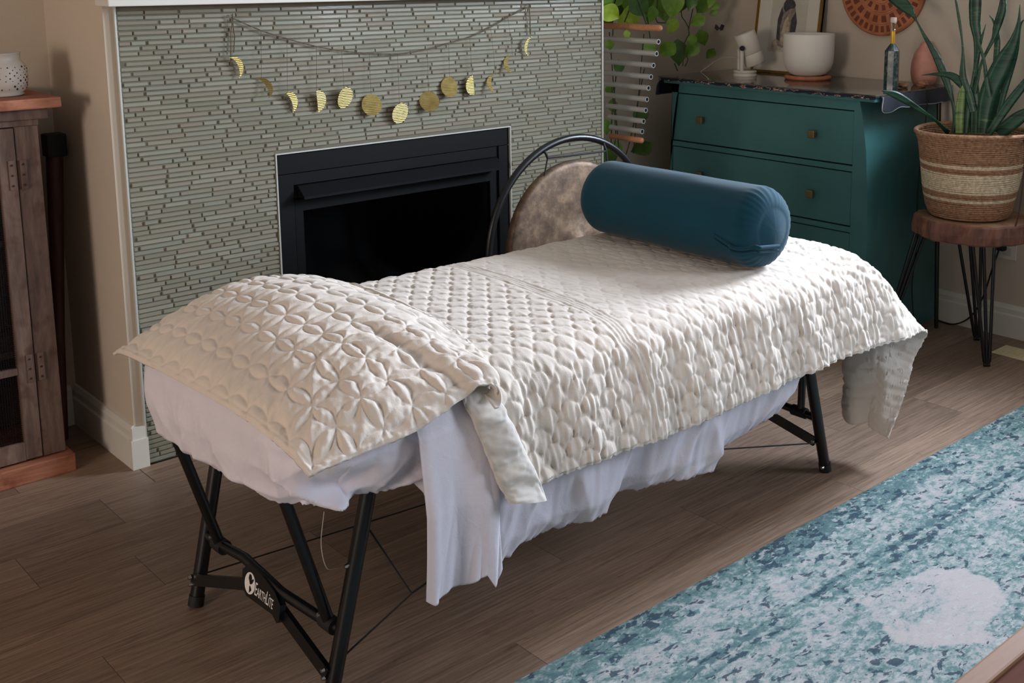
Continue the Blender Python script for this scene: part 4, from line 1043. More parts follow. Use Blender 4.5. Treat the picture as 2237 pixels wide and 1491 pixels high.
# ------------------------------------------------------------------ tubular chime
ch = thing('tube_chime', 'ladder of nine horizontal metal chime tubes between two wooden bars in the alcove', 'chime', (3.45, 3.51, 0.78))
XC, YC = 3.45, 3.48
def rod(name, y0, z, r, mat, hollow=False):
    y1 = 2 * YC - y0
    mb = MB()
    if not hollow:
        ys = [(0, .35), (.012, .8), (.03, 1), (.97, 1), (.988, .8), (1, .35)]
        mb.tube([(XC, y0 + (y1 - y0) * u, z) for u, k in ys], [r * k for u, k in ys], 12)
    else:
        nn = 20; vs = []
        for yy_, rr_ in ((y1, r * .70), (y1, r), (y0, r), (y0, r * .70), (y0 + 0.03, r * .70)):
            for k in range(nn):
                a = 2 * math.pi * k / nn; vs.append((XC + rr_ * math.cos(a), yy_, z + rr_ * math.sin(a)))
        mb.add(vs, [(i * nn + k, i * nn + (k + 1) % nn, (i + 1) * nn + (k + 1) % nn, (i + 1) * nn + k) for i in (0, 3) for k in range(nn)], True)
        mb.add(vs, [(i * nn + k, i * nn + (k + 1) % nn, (i + 1) * nn + (k + 1) % nn, (i + 1) * nn + k) for i in (1,) for k in range(nn)], True)
        mb.add(vs, [(2 * nn + k, 2 * nn + (k + 1) % nn, 3 * nn + (k + 1) % nn, 3 * nn + k) for k in range(nn)])
    o = build(name, mb, mat, ch)
    if hollow:
        build('bore_shade_disc', MB().add([(XC + r * .70 * math.cos(2 * math.pi * k / 20), y0 + 0.0015, z + r * .70 * math.sin(2 * math.pi * k / 20)) for k in range(20)], [tuple(range(20))]), M['dark_gap'], o, fix=False)  # black disc stands in for the shade inside the tube
for nm_, y0, z, r in (('top_bar', 3.272, 1.262, 0.0135), ('bottom_bar', 3.378, 0.781, 0.0125)): rod(nm_, y0, z, r, M['tan_wood'])
for y0, z in ((3.290, 1.206), (3.300, 1.156), (3.318, 1.106), (3.332, 1.057), (3.346, 1.009), (3.354, 0.960), (3.361, 0.913), (3.374, 0.865), (3.382, 0.820)): rod('tube', y0, z, 0.0112, M['chime_metal'], True)
zt_, zb_ = (1.235, 0.77)
for s in (-1, 1):
    build('hanging_cord', MB().tube([(XC, YC + s * 0.105, zt_), (XC, YC + s * 0.045, zb_ - 0.05)], 0.0022, 5), M['black_rubber'], ch)
    build('hanging_cord', MB().tube([(XC, YC + s * 0.125, zt_ + 0.03), (XC, YC + s * 0.0, 1.50)], 0.0026, 5), M['black_rubber'], ch)
build('hanging_cord', MB().tube([(XC, YC, 1.495), (XC, YC, 2.0), (XC, YC, 2.598)], 0.0026, 5), M['black_rubber'], ch)
bpole = tag(build('slim_pole', MB().tube([(4.235, 2.40, 0.003), (4.255, 2.452, 0.985)], 0.009, 10), M['black_metal']), 'slim black pole standing beside the teal chest behind the basket', 'pole')
lcab = tag(build('lamp_cable', MB().tube(catmull(np.array([(4.14, 2.4445, 1.014), (4.137, 2.436, 0.95), (4.14, 2.462, 0.60), (4.155, 2.463, 0.38), (4.132, 2.463, 0.20), (4.15, 2.460, 0.06), (4.16, 2.455, 0.004)]), 30)[0], 0.0022, 6), M['black_rubber']), 'thin black cable hanging down the right side of the teal chest', 'cable')

# ------------------------------------------------------------------ gong on ring stand
gg = thing('gong_stand', 'black ring stand with feet behind the massage table', 'stand', (2.64, 2.93, 0))
gc = Vector((2.64, 2.93, 0.545)); RG = 0.378
ring = [(gc.x + RG * math.cos(2 * math.pi * k / 96), gc.y, gc.z + RG * math.sin(2 * math.pi * k / 96)) for k in range(96)]
build('ring', MB().tube(ring, 0.0125, 12, closed=True), M['black_metal'], gg)
for s in (-1, 1):
    build('foot', MB().tube([(gc.x + s * 0.20, gc.y - 0.16, 0.012), (gc.x + s * 0.20, gc.y + 0.16, 0.012)], 0.012, 10).tube([(gc.x + s * 0.20, gc.y, 0.012), (gc.x + s * 0.20, gc.y, gc.z - math.sqrt(RG ** 2 - 0.04) + 0.005)], 0.011, 10), M['black_metal'], gg)
pA = Vector((2.512, gc.y - 0.015, 0.868)); pB = Vector((2.790, gc.y - 0.015, 0.862))
build('support_cord', MB().tube([(2.505, gc.y, 0.897), pA, pB, (2.795, gc.y, 0.885)], 0.0038, 6).tube([(2.500, gc.y - 0.013, 0.893), (2.507, gc.y - 0.015, 0.88), pA], 0.005, 6).tube([(2.778, gc.y - 0.013, 0.892), (2.782, gc.y - 0.015, 0.875), pB], 0.0045, 6), M['black_rubber'], gg)
go = thing('gong', 'mottled aged bronze gong hanging in the black ring', 'gong', (2.64, 2.92, 0.25))
RD = 0.295
gcen = Vector((2.635, gc.y - 0.02, 0.548))
rx = Matrix.Rotation(math.radians(90), 4, 'X')
build('disc', MB().lathe([(0.0, 0.030), (0.03, 0.028), (0.05, 0.016), (0.12, 0.013), (0.22, 0.006), (0.275, 0.002), (RD - 0.008, 0.0), (RD, -0.006), (RD, -0.028), (RD - 0.004, -0.028), (RD - 0.005, -0.006), (0.22, 0.001), (0.0, 0.008)], gcen, 72, mat=rx), M['gong'], go)
build('cord', MB().tube([pA, (2.497, gc.y - 0.012, 0.80)], 0.0028, 6), M['black_rubber'], go)
build('cord', MB().tube([pB, (2.80, gc.y - 0.012, 0.78)], 0.0032, 6), M['black_rubber'], go)

# ------------------------------------------------------------------ rustic cabinet on the left
cbn = thing('rustic_cabinet', 'weathered barn wood cabinet with mesh door in the left alcove', 'cabinet', (0.78, 3.68, 0))
CY = 3.50
build('top_board', MB().box(0.38, 1.122, CY - 0.045, 3.855, 1.112, 1.142, 0.004), M['rustic_top'], cbn)
build('cornice', MB().box(0.42, 1.092, CY - 0.015, 3.85, 1.080, 1.111, 0.003), M['rustic'], cbn)
build('upper_rail', MB().box(0.44, 1.066, CY - 0.004, 3.85, 1.062, 1.0795), M['rustic'], cbn)
build('corner_post', MB().box(1.000, 1.066, CY, CY + 0.055, 0.06, 1.061, 0.004), M['rustic'], cbn)
build('corner_post', MB().box(0.44, 0.505, CY, CY + 0.055, 0.06, 1.061, 0.004), M['rustic'], cbn)
build('side_panel', MB().box(1.035, 1.060, CY + 0.0555, 3.85, 0.06, 1.061), M['rustic'], cbn)
build('side_panel', MB().box(0.445, 0.470, CY + 0.0555, 3.85, 0.06, 1.061), M['rustic'], cbn)
build('back_panel', MB().box(0.4705, 1.0345, 3.83, 3.85, 0.06, 1.061), M['rustic'], cbn)
for z in (0.36, 0.70): build('inner_shelf', MB().box(0.4705, 1.0345, CY + 0.08, 3.829, z, z + 0.02), M['rustic'], cbn)
build('base_board', MB().box(0.40, 1.082, CY - 0.03, 3.85, 0.0, 0.056, 0.004), M['rustic_top'], cbn)
dd = build('door', MB().box(0.951, 0.998, CY - 0.004, CY + 0.022, 0.064, 1.058, 0.003).box(0.507, 0.554, CY - 0.004, CY + 0.022, 0.064, 1.058, 0.003).box(0.554, 0.951, CY - 0.004, CY + 0.022, 0.985, 1.058).box(0.554, 0.951, CY - 0.004, CY + 0.022, 0.064, 0.12).box(0.554, 0.951, CY - 0.002, CY + 0.02, 0.33, 0.35), M['rustic'], cbn)
mb = MB()
for k in range(58): x = 0.556 + k * 0.0068; mb.box(x, x + 0.0014, CY + 0.006, CY + 0.0075, 0.12, 0.985)
for k in range(127): z = 0.122 + k * 0.0068; mb.box(0.554, 0.951, CY + 0.0078, CY + 0.009, z, z + 0.0014)
ms = build('wire_mesh', mb, M['black_metal'], dd, fix=False); ms['kind'] = 'stuff'
for z0 in (0.88, 0.30):
    for x0 in (0.975, 1.006):
        h = MB().box(x0, x0 + 0.018, CY - 0.0065, CY - 0.0042, z0, z0 + 0.085)
        hg = build('hinge', h, M['rustic'], cbn)
        for zz in (0.012, 0.042, 0.072): build('screw', MB().tube([(x0 + 0.009, CY - 0.0062, z0 + zz), (x0 + 0.009, CY - 0.0085, z0 + zz)], 0.003, 8), M['dark_hole'], hg)

# pierced ceramic jar
jr = thing('candle_jar', 'white pierced ceramic candle jar on top of the rustic cabinet', 'jar', (1.0, 3.62, 1.1425))
jc = Vector((1.0, 3.615, 1.1425))
build('body', MB().lathe([(0.0, 0.0), (0.062, 0.0), (0.070, 0.004), (0.066, 0.010), (0.078, 0.018), (0.0815, 0.04), (0.0815, 0.075), (0.074, 0.094), (0.066, 0.102), (0.067, 0.122), (0.070, 0.125), (0.063, 0.125), (0.060, 0.10), (0.0, 0.095)], jc, 48), M['white_ceramic'], jr)
rj = random.Random(4); mb = MB()
for row in range(9):
    zz = 0.022 + row * 0.0078
    for k in range(22):
        a = 2 * math.pi * (k + 0.5 * (row % 2)) / 22 + rj.uniform(-0.05, 0.05); r_ = rj.choice([0.0012, 0.0016, 0.0022, 0.0034]) if rj.random() > 0.15 else 0
        if r_ == 0: continue
        dv = Vector((math.cos(a), math.sin(a), 0)); rr0 = float(np.interp(zz, [0.018, 0.04, 0.075, 0.094], [0.078, 0.0815, 0.0815, 0.074]))
        mb.tube([jc + dv * (rr0 - 0.004) + Vector((0, 0, zz)), jc + dv * (rr0 + 0.0006) + Vector((0, 0, zz))], r_, 7)
build('perforations', mb, M['dark_hole'], jr)

# dark pole standing in the corner
po = thing('corner_pole', 'dark reddish wooden pole with a square black cap behind the rustic cabinet', 'pole', (1.155, 3.75, 0))
build('shaft', MB().tube([(1.135, 3.74, 0.002), (1.147, 3.74, 0.35), (1.180, 3.74, 0.93)], [0.014, 0.018, 0.026], 12), M['pole_wood'], po)
build('cap', MB().box(1.152, 1.212, 3.71, 3.77, 0.928, 1.0, 0.006), M['black_rubber'], po)

# ------------------------------------------------------------------ wooden table corner in the foreground
tb = thing('wood_side_table', 'low wooden table with pale oak edging in the near right corner', 'table', (1.7, 0.42, 0))
ZTB = 0.55
build('edge_band', MB().box(0.95, 2.3, 0.656, 0.690, ZTB - 0.03, ZTB, 0.004), M['table_edge'], tb)
build('edge_band', MB().box(0.95, 2.3, 0.15, 0.212, ZTB - 0.03, ZTB, 0.004), M['table_edge'], tb)
build('top_panel', MB().box(0.95, 2.3, 0.213, 0.655, ZTB - 0.028, ZTB - 0.006), M['table_inset'], tb)
for x in (0.98, 2.22):
    for y in (0.17, 0.62): build('leg', MB().box(x, x + 0.05, y, y + 0.05, 0.0092, ZTB - 0.031, 0.003), M['table_edge'], tb)

# ================================================================== MASSAGE TABLE
mtb = thing('massage_table', 'portable massage table with black tubular legs under white and cream bedding', 'table', (1.86, 2.18, 0))
build('cushion', MB().box(0.965, 2.755, 1.835, 2.535, 0.60, 0.662, 0.02), M['pad'], mtb)
build('tabletop', MB().box(0.975, 2.745, 1.845, 2.525, 0.555, 0.599, 0.005), M['black_metal'], mtb)
def seg(a, b_, r, n=14): return MB().tube([a, b_], r, n)
legs = [((1.018, 2.488, 0.004), (1.145, 2.50, 0.554)), ((1.050, 1.925, 0.004), (1.173, 1.90, 0.554)), ((2.735, 1.895, 0.004), (2.565, 1.885, 0.554)), ((2.735, 2.475, 0.004), (2.565, 2.49, 0.554))]
lo = []
for i, (a, b_) in enumerate(legs):
    l = build('leg', MB().tube([a, b_], 0.0165, 18), M['black_metal'], mtb); lo.append(l)
    build('leg_tip', MB().tube([a, tuple(Vector(a) + (Vector(b_) - Vector(a)) * 0.045)], 0.0185, 18), M['black_rubber'], l)
def on(i, z):
    a, b_ = Vector(legs[i][0]), Vector(legs[i][1]); return a + (b_ - a) * ((z - a.z) / (b_.z - a.z))
def bolts(par, pts, d):
    for p in pts:
        p = Vector(p); build('bolt', MB().tube([p, p + Vector(d) * 0.007], [0.0055, 0.004], 10), M['chrome'], par)
# head end brace
h0 = on(0, 0.172); h1 = on(1, 0.165)
cross_pts = [h0 + Vector((0.0, -0.012, 0)), (1.060, 2.42, 0.170), (1.052, 2.28, 0.196), (1.056, 2.12, 0.178), (1.080, 1.95, 0.166), h1 + Vector((0, 0.012, 0))]
build('cross_bar', MB().tube(cross_pts, 0.0115, 12), M['black_metal'], mtb)
for a, b_ in (((1.061, 2.425, 0.168), (0.948, 2.42, 0.545)), ((1.080, 1.960, 0.167), (0.972, 1.96, 0.545))):
    s = build('strut', MB().tube([a, b_], 0.0125, 12), M['black_metal'], mtb)
    A = Vector(a); build('collar', MB().tube([A + Vector((0.0, 0.022, 0.0)), A + Vector((0.001, -0.022, 0.0))], 0.0175, 14), M['black_rubber'], s)
    bolts(s, [A + Vector((-0.014, 0.012, 0.02))], (-0.9, 0, 0.2))
# lower V bars meeting at the name plate
def flatbar(a, b_, w, t):
    a = Vector(a); b_ = Vector(b_); d = (b_ - a).normalized(); nrm = Vector((-1, 0, 0.22)).normalized(); nrm = (nrm - d * nrm.dot(d)).normalized(); up = d.cross(nrm).normalized()
    vs = []
    for p in (a, b_):
        for s, q in ((1, 1), (1, -1), (-1, -1), (-1, 1)): vs.append(p + up * w / 2 * s + nrm * t / 2 * q)
    return MB().add(vs, [(0, 1, 2, 3), (7, 6, 5, 4), (0, 4, 5, 1), (1, 5, 6, 2), (2, 6, 7, 3), (3, 7, 4, 0)])
c0 = on(0, 0.070) + Vector((-0.017, 0, 0)); c1 = on(1, 0.082) + Vector((-0.017, 0, 0))
vb1 = build('lower_bar', flatbar(c0, (1.046, 2.22, 0.158), 0.026, 0.012), M['black_metal'], mtb)
vb2 = build('lower_bar', flatbar((1.046, 2.14, 0.158), c1, 0.026, 0.012), M['black_metal'], mtb)
bolts(vb1, [c0 + Vector((-0.006, -0.004, 0.010)), c0 + Vector((-0.006, -0.004, -0.008))], (-1, 0, 0))
bolts(vb2, [c1 + Vector((-0.006, 0.006, 0.010)), c1 + Vector((-0.006, 0.006, -0.008))], (-1, 0, 0))
bolts(lo[0], [on(0, 0.235) + Vector((-0.016, 0.0, 0))], (-1, 0, 0))
bolts(lo[1], [on(1, 0.305) + Vector((-0.016, 0.004, 0))], (-1, 0, 0))
# name plate
nrm = Vector((-1, 0, 0.22)).normalized(); upv = Vector((0.22, 0, 1)).normalized(); rt_ = Vector((0, -1, 0))
pcn = Vector((1.044, 2.178, 0.166))
def pl(u, v, d=0.0): return pcn + rt_ * u + upv * v + nrm * d
outl = [(-0.088, 0.012), (-0.080, -0.024), (-0.055, -0.036), (0.062, -0.030), (0.085, -0.040), (0.093, -0.030), (0.09, 0.0), (0.06, 0.018), (0.0, 0.030), (-0.06, 0.036)]
nn = len(outl)
vs = [pl(u, v, 0.008) for u, v in outl] + [pl(u, v, -0.006) for u, v in outl]
plate = build('name_plate', MB().add(vs, [tuple(range(nn)), tuple(range(nn, 2 * nn))[::-1]] + [(i, nn + i, nn + (i + 1) % nn, (i + 1) % nn) for i in range(nn)]), M['black_metal'], mtb)
wm, wnt, wb = newmat('white_print'); wb.inputs['Base Color'].default_value = srgb(225, 222, 216); wb.inputs['Roughness'].default_value = 0.5
# globe emblem
gcx, gcy, gr = -0.046, -0.004, 0.0235
nn = 32
build('emblem_globe', MB().add([pl(gcx + gr * math.cos(2 * math.pi * k / nn), gcy + gr * math.sin(2 * math.pi * k / nn), 0.0090) for k in range(nn)] + [pl(gcx + gr * math.cos(2 * math.pi * k / nn), gcy + gr * math.sin(2 * math.pi * k / nn), 0.0082) for k in range(nn)], [tuple(range(nn)), tuple(range(nn, 2 * nn))[::-1]]), wm, plate)
def land(poly):
    bm = bmesh.new(); vv = [bm.verts.new(pl(gcx + u * gr, gcy + v * gr, 0.0096)) for u, v in poly]; bm.faces.new(vv); bmesh.ops.triangulate(bm, faces=bm.faces[:]); return bm
mb = MB().bm(land([(-0.25, 0.82), (0.1, 0.85), (0.3, 0.62), (0.32, 0.42), (0.55, 0.62), (0.68, 0.55), (0.52, 0.2), (0.3, 0.0), (0.05, -0.05), (-0.1, 0.18), (-0.3, 0.4)])).bm(land([(0.1, -0.16), (0.38, -0.34), (0.48, -0.5), (0.3, -0.7), (0.12, -0.86), (0.06, -0.5), (0.0, -0.3)]))
build('emblem_land', mb, M['black_metal'], plate)
fc = bpy.data.curves.new('lettering', 'FONT'); fc.body = 'EarthLite'; fc.size = 0.026; fc.extrude = 0.0003
fc.small_caps_scale = 0.72; fc.align_x = 'LEFT'; fc.space_character = 1.0
for i in (1, 2, 3, 4, 7, 8): fc.body_format[i].use_small_caps = True
to = bpy.data.objects.new('lettering_tmp', fc); COL.objects.link(to)
bpy.context.view_layer.update()
me = bpy.data.meshes.new_from_object(to.evaluated_get(bpy.context.evaluated_depsgraph_get()))
bpy.data.objects.remove(to)
xs = [v.co.x for v in me.vertices]; x0_, x1_ = min(xs), max(xs)
me.name = 'lettering'
base = world_of(plate)
for v in me.vertices:
    u = -0.020 + (v.co.x - x0_) / (x1_ - x0_) * 0.082
    vv_ = -0.019 + v.co.y * 1.55
    v.co = pl(u, vv_, 0.0088 + v.co.z) - base
me.materials.clear()
link('lettering', me, wm, plate, (0, 0, 0))
# foot end brace
f0 = on(2, 0.185)
build('cross_bar', MB().tube([f0, (2.672, 2.17, 0.20), on(3, 0.185)], 0.0115, 12), M['black_metal'], mtb)
A = on(2, 0.185) + Vector((0.0, 0.06, 0.003))
s = build('strut', MB().tube([A, (2.70, 1.96, 0.545)], 0.0115, 12), M['black_metal'], mtb)
build('collar', MB().tube([A + Vector((0, -0.02, 0)), A + Vector((0, 0.03, 0))], 0.0165, 12), M['black_rubber'], s)
s = build('strut', MB().tube([on(3, 0.185) + Vector((0, -0.06, 0.003)), (2.70, 2.42, 0.545)], 0.0115, 12), M['black_metal'], mtb)
vb = build('lower_bar', flatbar(on(2, 0.105) + Vector((-0.016, 0.01, 0)), (2.66, 2.16, 0.175), 0.026, 0.012), M['black_metal'], mtb)
build('lower_bar', flatbar((2.66, 2.20, 0.175), on(3, 0.105) + Vector((-0.016, -0.01, 0)), 0.026, 0.012), M['black_metal'], mtb)
bolts(vb, [on(2, 0.105) + Vector((-0.023, 0.012, 0.004))], (-1, 0, 0))
bolts(lo[2], [on(2, 0.02) + Vector((-0.018, -0.006, 0))], (-1, 0, 0))
# tension cables
J1 = Vector((1.244, 1.90, 0.193)); J2 = Vector((1.244, 2.49, 0.193))
build('cable', MB().tube([on(0, 0.075), (1.7, 2.48, 0.04), on(3, 0.10)], 0.0022, 6), M['black_rubber'], mtb)
build('cable', MB().tube([on(1, 0.395), J1, on(1, 0.10)], 0.0022, 6), M['black_rubber'], mtb)
build('cable', MB().tube([J1, (1.8, 1.90, 0.33)], 0.0022, 6), M['black_rubber'], mtb)
build('cable', MB().tube([on(2, 0.10), (1.8, 1.90, 0.33)], 0.0022, 6), M['black_rubber'], mtb)

# ------------------------------------------------------------------ fitted sheet
def perimeter(inset=0.0):
    """points along the sheet's outline: near side (foot to head), head end, back side"""
    x0, x1, y0, y1, r = 0.950, 2.775, 1.808, 2.562, 0.10
    P = []; 
    for x in np.linspace(2.70, x0 + r, 420): P.append((x, y0, 0, -1))
    for a in np.linspace(-math.pi / 2, -math.pi, 60)[1:]: P.append((x0 + r + r * math.cos(a), y0 + r + r * math.sin(a), math.cos(a), math.sin(a)))
    for y in np.linspace(y0 + r, y1 - r, 150)[1:]: P.append((x0, y, -1, 0))
    for a in np.linspace(-math.pi, -1.5 * math.pi, 50)[1:]: P.append((x0 + r + r * math.cos(a), y1 - r + r * math.sin(a), math.cos(a), math.sin(a)))
    for x in np.linspace(x0 + r, 1.5, 60)[1:]: P.append((x, y1, 0, 1))
    return np.array(P)
PP = perimeter(); nP = len(PP)
su = np.concatenate([[0], np.cumsum(np.hypot(np.diff(PP[:, 0]), np.diff(PP[:, 1])))])
zb = np.zeros(nP)
for i, (x, y, nx, ny_) in enumerate(PP):
    if i < 420: zb[i] = np.interp(x, [0.95, 1.05, 1.087, 1.15, 1.22, 1.30, 1.34, 1.40, 1.67, 1.99, 2.14, 2.25, 2.34, 2.43, 2.53, 2.62, 2.75], [0.492, 0.486, 0.490, 0.480, 0.472, 0.36, 0.255, 0.232, 0.222, 0.216, 0.220, 0.232, 0.268, 0.310, 0.365, 0.400, 0.44])
    elif y < 2.5 and nx <= 0 and i < 420 + 59 + 149 + 49: zb[i] = np.interp(y, [1.80, 1.88, 2.07, 2.29, 2.51, 2.56], [0.492, 0.478, 0.462, 0.452, 0.432, 0.44])
    else: zb[i] = 0.45
nV = 64
vv = np.linspace(0, 1, nV)
# profile over v: height fraction and outward offset
G = np.zeros((nV, nP, 3))
U = su[None, :].repeat(nV, 0); V = vv[:, None].repeat(nP, 1)
topz, edgz = 0.667, 0.655
off = np.interp(vv, [0, 0.06, 0.12, 0.2, 0.35, 0.6, 0.85, 1.0], [-0.14, -0.05, -0.012, 0.002, 0.012, 0.014, 0.004, -0.030])
hz = np.interp(vv, [0, 0.06, 0.12, 0.2, 0.35, 0.6, 0.85, 1.0], [1.0, 1.0, 0.985, 0.93, 0.74, 0.42, 0.12, 0.0])
big = np.clip((0.47 - zb) / 0.2, 0, 1)                     # 1 where the skirt hangs long
OFF = off[:, None] * (1 - 0.2 * big[None, :]) + np.interp(vv, [0, .3, .7, 1], [0, 0.004, 0.0, -0.022])[:, None] * big[None, :]
Z = zb[None, :] + (topz - zb[None, :]) * hz[:, None]
ramp_ = np.clip((V - 0.15) / 0.85, 0, 1)
# pulled folds that run diagonally down to the gathered hem
f1 = 0.35 - np.abs(vnoise(U * 7 + V * 1.8, V * 1.4, 3)) * 1.1
f2 = 0.3 - np.abs(vnoise(U * 15 - V * 3.4, V * 2.6, 4)) * 1.3
f3 = vnoise(U * 55, V * 3, 5)
corner = np.exp(-((su - su[420 + 20]) / 0.17) ** 2)[None, :]
headend = ((np.arange(nP) >= 480)).astype(float)[None, :]
amp = 0.040 * (1 - 0.55 * headend) * (1 + 0.9 * corner)
disp = amp * ramp_ * (1.0 * f1 + 0.5 * f2) + 0.0055 * ramp_ ** 1.5 * f3 * (1 - 0.4 * headend)
elastic = np.clip((V - 0.955) / 0.045, 0, 1)
disp += elastic * 0.004 * vnoise(U * 150, V * 3, 8)
Z += elastic * 0.003 * vnoise(U * 110, V * 0, 18) + 0.007 * ramp_ ** 2 * vnoise(U * 14, V * 0, 9)
# long smooth drapes of the near side
drape = np.sin(U * 2 * math.pi / 0.33 + 1.2 * vnoise(U * 4, V * 0, 21) + 1.5 * V) * 0.020 * big[None, :] * ramp_
OFF = OFF + disp + drape
for c, nc in ((0, 2), (1, 3)): G[:, :, c] = PP[None, :, c] + PP[None, :, nc] * OFF
G[:, :, 2] = Z
fs_ = thing('fitted_sheet', 'white fitted sheet with gathered elastic hem sagging around the table pad', 'sheet', (1.86, 2.18, 0.43))
G = G[:, ::-1]
grid_obj('sheet', G, M['sheet'], fs_, thick=0.0015)
build('thread', MB().tube(catmull(np.array([(1.024, 1.86, 0.47), (1.020, 1.87, 0.40), (1.035, 1.88, 0.34), (1.072, 1.905, 0.315)]), 16)[0], 0.0008, 4), M['cable_white'], fs_)
build('top_layer', MB().box(1.0, 2.73, 1.86, 2.51, 0.6625, 0.666), M['sheet'], fs_)

# ------------------------------------------------------------------ hanging corner of the flat top sheet
ts_n, ts_m = 90, 110
xx = np.linspace(0, 1, ts_n)[None, :].repeat(ts_m, 0); tt = np.linspace(0, 1, ts_m)[:, None].repeat(ts_n, 1)
bot = np.interp(xx[0], [0, 0.08, 0.2, 0.6, 0.80, 0.9, 1.0], [0.262, 0.250, 0.248, 0.252, 0.262, 0.228, 0.262])
X = 1.182 + 0.03 * (1 - tt) * 0 + xx * (0.168 + 0.02 * tt)
X = X + 0.012 * (1 - xx) * np.sin(tt * 3.0) * 0.3
Zt = 0.668
Yp = np.interp(tt, [0, 0.06, 0.12, 0.25, 0.6, 1.0], [1.88, 1.81, 1.792, 1.766, 1.752, 1.762])
Zp = np.interp(tt, [0, 0.06, 0.12, 0.25, 0.6, 1.0], [0.674, 0.672, 0.655, 0.57, 0.40, 0.0])
Zp = np.where(tt > 0.12, 0.655 + (bot[None, :] - 0.655) * (tt - 0.12) / 0.88, Zp)
fold = 0.014 * np.sin(xx * 7.5 + 0.6 + 0.8 * tt) * tt + 0.010 * vnoise(xx * 5, tt * 1.5, 31) * tt + 0.008 * (np.abs(vnoise(xx * 9 + tt * 2, tt * 2, 33)) - 0.3) * np.clip(tt - 0.4, 0, 1) * 1.6
rollL = 0.016 * np.exp(-(xx / 0.07) ** 2)
Gs = np.stack([X, Yp - fold + rollL * tt, Zp], -1)
tso = grid_obj('top_sheet', Gs, M['sheet'], None, loc=(1.27, 1.78, 0.25), thick=0.002)
tag(tso, 'smooth white flat sheet hanging down at the near side below the pillow sham corner', 'sheet')

# ------------------------------------------------------------------ quilts
def puff_ogee(x, y, P=0.041, A=0.0155, L=0.092):
    """distance to the nearest stitched wave line, waves running along y"""
    n0 = np.round(x / P); best = np.full(x.shape, 9.0)
    for dn in (-1, 0, 1):
        n = n0 + dn; sg = np.where(np.mod(n, 2) == 0, 1.0, -1.0)
        lx = n * P + sg * A * np.cos(2 * math.pi * y / L)
        sl = A * 2 * math.pi / L * np.sin(2 * math.pi * y / L)
        best = np.minimum(best, np.abs(x - lx) / np.sqrt(1 + sl * sl))
    return best
def puff_clam(x, y, r=0.0305, sy=0.76):
    """distance to the nearest arc of a clamshell pattern, domes towards smaller y"""
    y = y * sy; best = np.full(x.shape, 9.0); j0 = np.round(y / r)
    for dj in (-1, 0, 1, 2):
        j = j0 + dj; off = np.where(np.mod(j, 2) == 0, 0.0, r)
        i0 = np.round((x - off) / (2 * r))
        for di in (-1, 0, 1):
            cx, cy = (i0 + di) * 2 * r + off, j * r
            d = np.abs(np.hypot(x - cx, y - cy) - r) + np.where(y > cy + 0.0005, 9.0, 0.0)
            best = np.minimum(best, d)
    return best
def puff_rings(x, y, a=0.076, r=0.0535):
    best = np.full(x.shape, 9.0); i0 = np.round(x / a); j0 = np.round(y / a)
    for di in (-1, 0, 1):
        for dj in (-1, 0, 1):
            d = np.hypot(x - (i0 + di) * a, y - (j0 + dj) * a); best = np.minimum(best, np.abs(d - r))
    return best

CQ = [  # rows from the back edge to the near hem; 14 columns from head to foot
]
xs_c = [1.36, 1.50, 1.70, 1.90, 2.10, 2.30, 2.50, 2.66, 2.76]
def row(pts_main, pts_end): return pts_main + pts_end
def mainrow(Y, z, dx0=0.0, xs=None, zs=None):
    xs = xs or xs_c
    return [(x + (dx0 if i == 0 else 0), Y if not hasattr(Y, '__len__') else Y[i], z if zs is None else zs[i]) for i, x in enumerate(xs)]
shortE = lambda Y: [(2.81, Y, 0.662), (2.838, Y, 0.62), (2.85, Y, 0.59), (2.86, Y, 0.56), (2.865, Y, 0.53)]
R_ = []
R_.append(mainrow(2.605, 0.50) + [(2.81, 2.60, 0.50), (2.83, 2.60, 0.50), (2.84, 2.60, 0.49), (2.85, 2.60, 0.48), (2.855, 2.60, 0.47)])
R_.append(mainrow(2.600, 0.60) + [(2.81, 2.585, 0.59), (2.835, 2.58, 0.57), (2.845, 2.58, 0.55), (2.855, 2.58, 0.53), (2.86, 2.58, 0.51)])
R_.append(mainrow(2.572, 0.668) + shortE(2.555))
R_.append(mainrow(2.52, 0.686) + shortE(2.51))
R_.append(mainrow(2.38, 0.690) + shortE(2.36))
R_.append(mainrow(2.22, 0.690) + [(2.81, 2.19, 0.665), (2.84, 2.16, 0.63), (2.86, 2.15, 0.60), (2.87, 2.15, 0.56), (2.88, 2.15, 0.52)])
R_.append(mainrow(2.10, 0.690) + [(2.815, 2.06, 0.662), (2.85, 2.04, 0.62), (2.93, 2.025, 0.56), (2.99, 2.015, 0.49), (3.03, 2.02, 0.42)])
R_.append(mainrow(2.00, 0.690) + [(2.82, 1.985, 0.657), (2.86, 1.97, 0.60), (2.885, 1.955, 0.47), (2.898, 1.948, 0.32), (2.90, 1.943, 0.127)])
R_.append(mainrow(1.92, 0.688) + [(2.82, 1.905, 0.655), (2.87, 1.89, 0.595), (2.91, 1.88, 0.45), (2.93, 1.875, 0.28), (2.925, 1.875, 0.110)])
R_.append(mainrow(1.845, 0.678) + [(2.82, 1.845, 0.645), (2.89, 1.845, 0.575), (2.93, 1.865, 0.43), (2.94, 1.86, 0.275), (2.92, 1.858, 0.103)])
R_.append(mainrow(1.790, 0.640, zs=[0.63, 0.635, 0.640, 0.642, 0.642, 0.642, 0.640, 0.636, 0.628]) + [(2.84, 1.80, 0.61), (2.915, 1.815, 0.548), (2.95, 1.845, 0.42), (2.945, 1.845, 0.27), (2.915, 1.84, 0.098)])
R_.append(mainrow(1.766, 0.565) + [(2.87, 1.775, 0.55), (2.955, 1.795, 0.502), (2.975, 1.835, 0.385), (2.95, 1.83, 0.25), (2.908, 1.818, 0.094)])
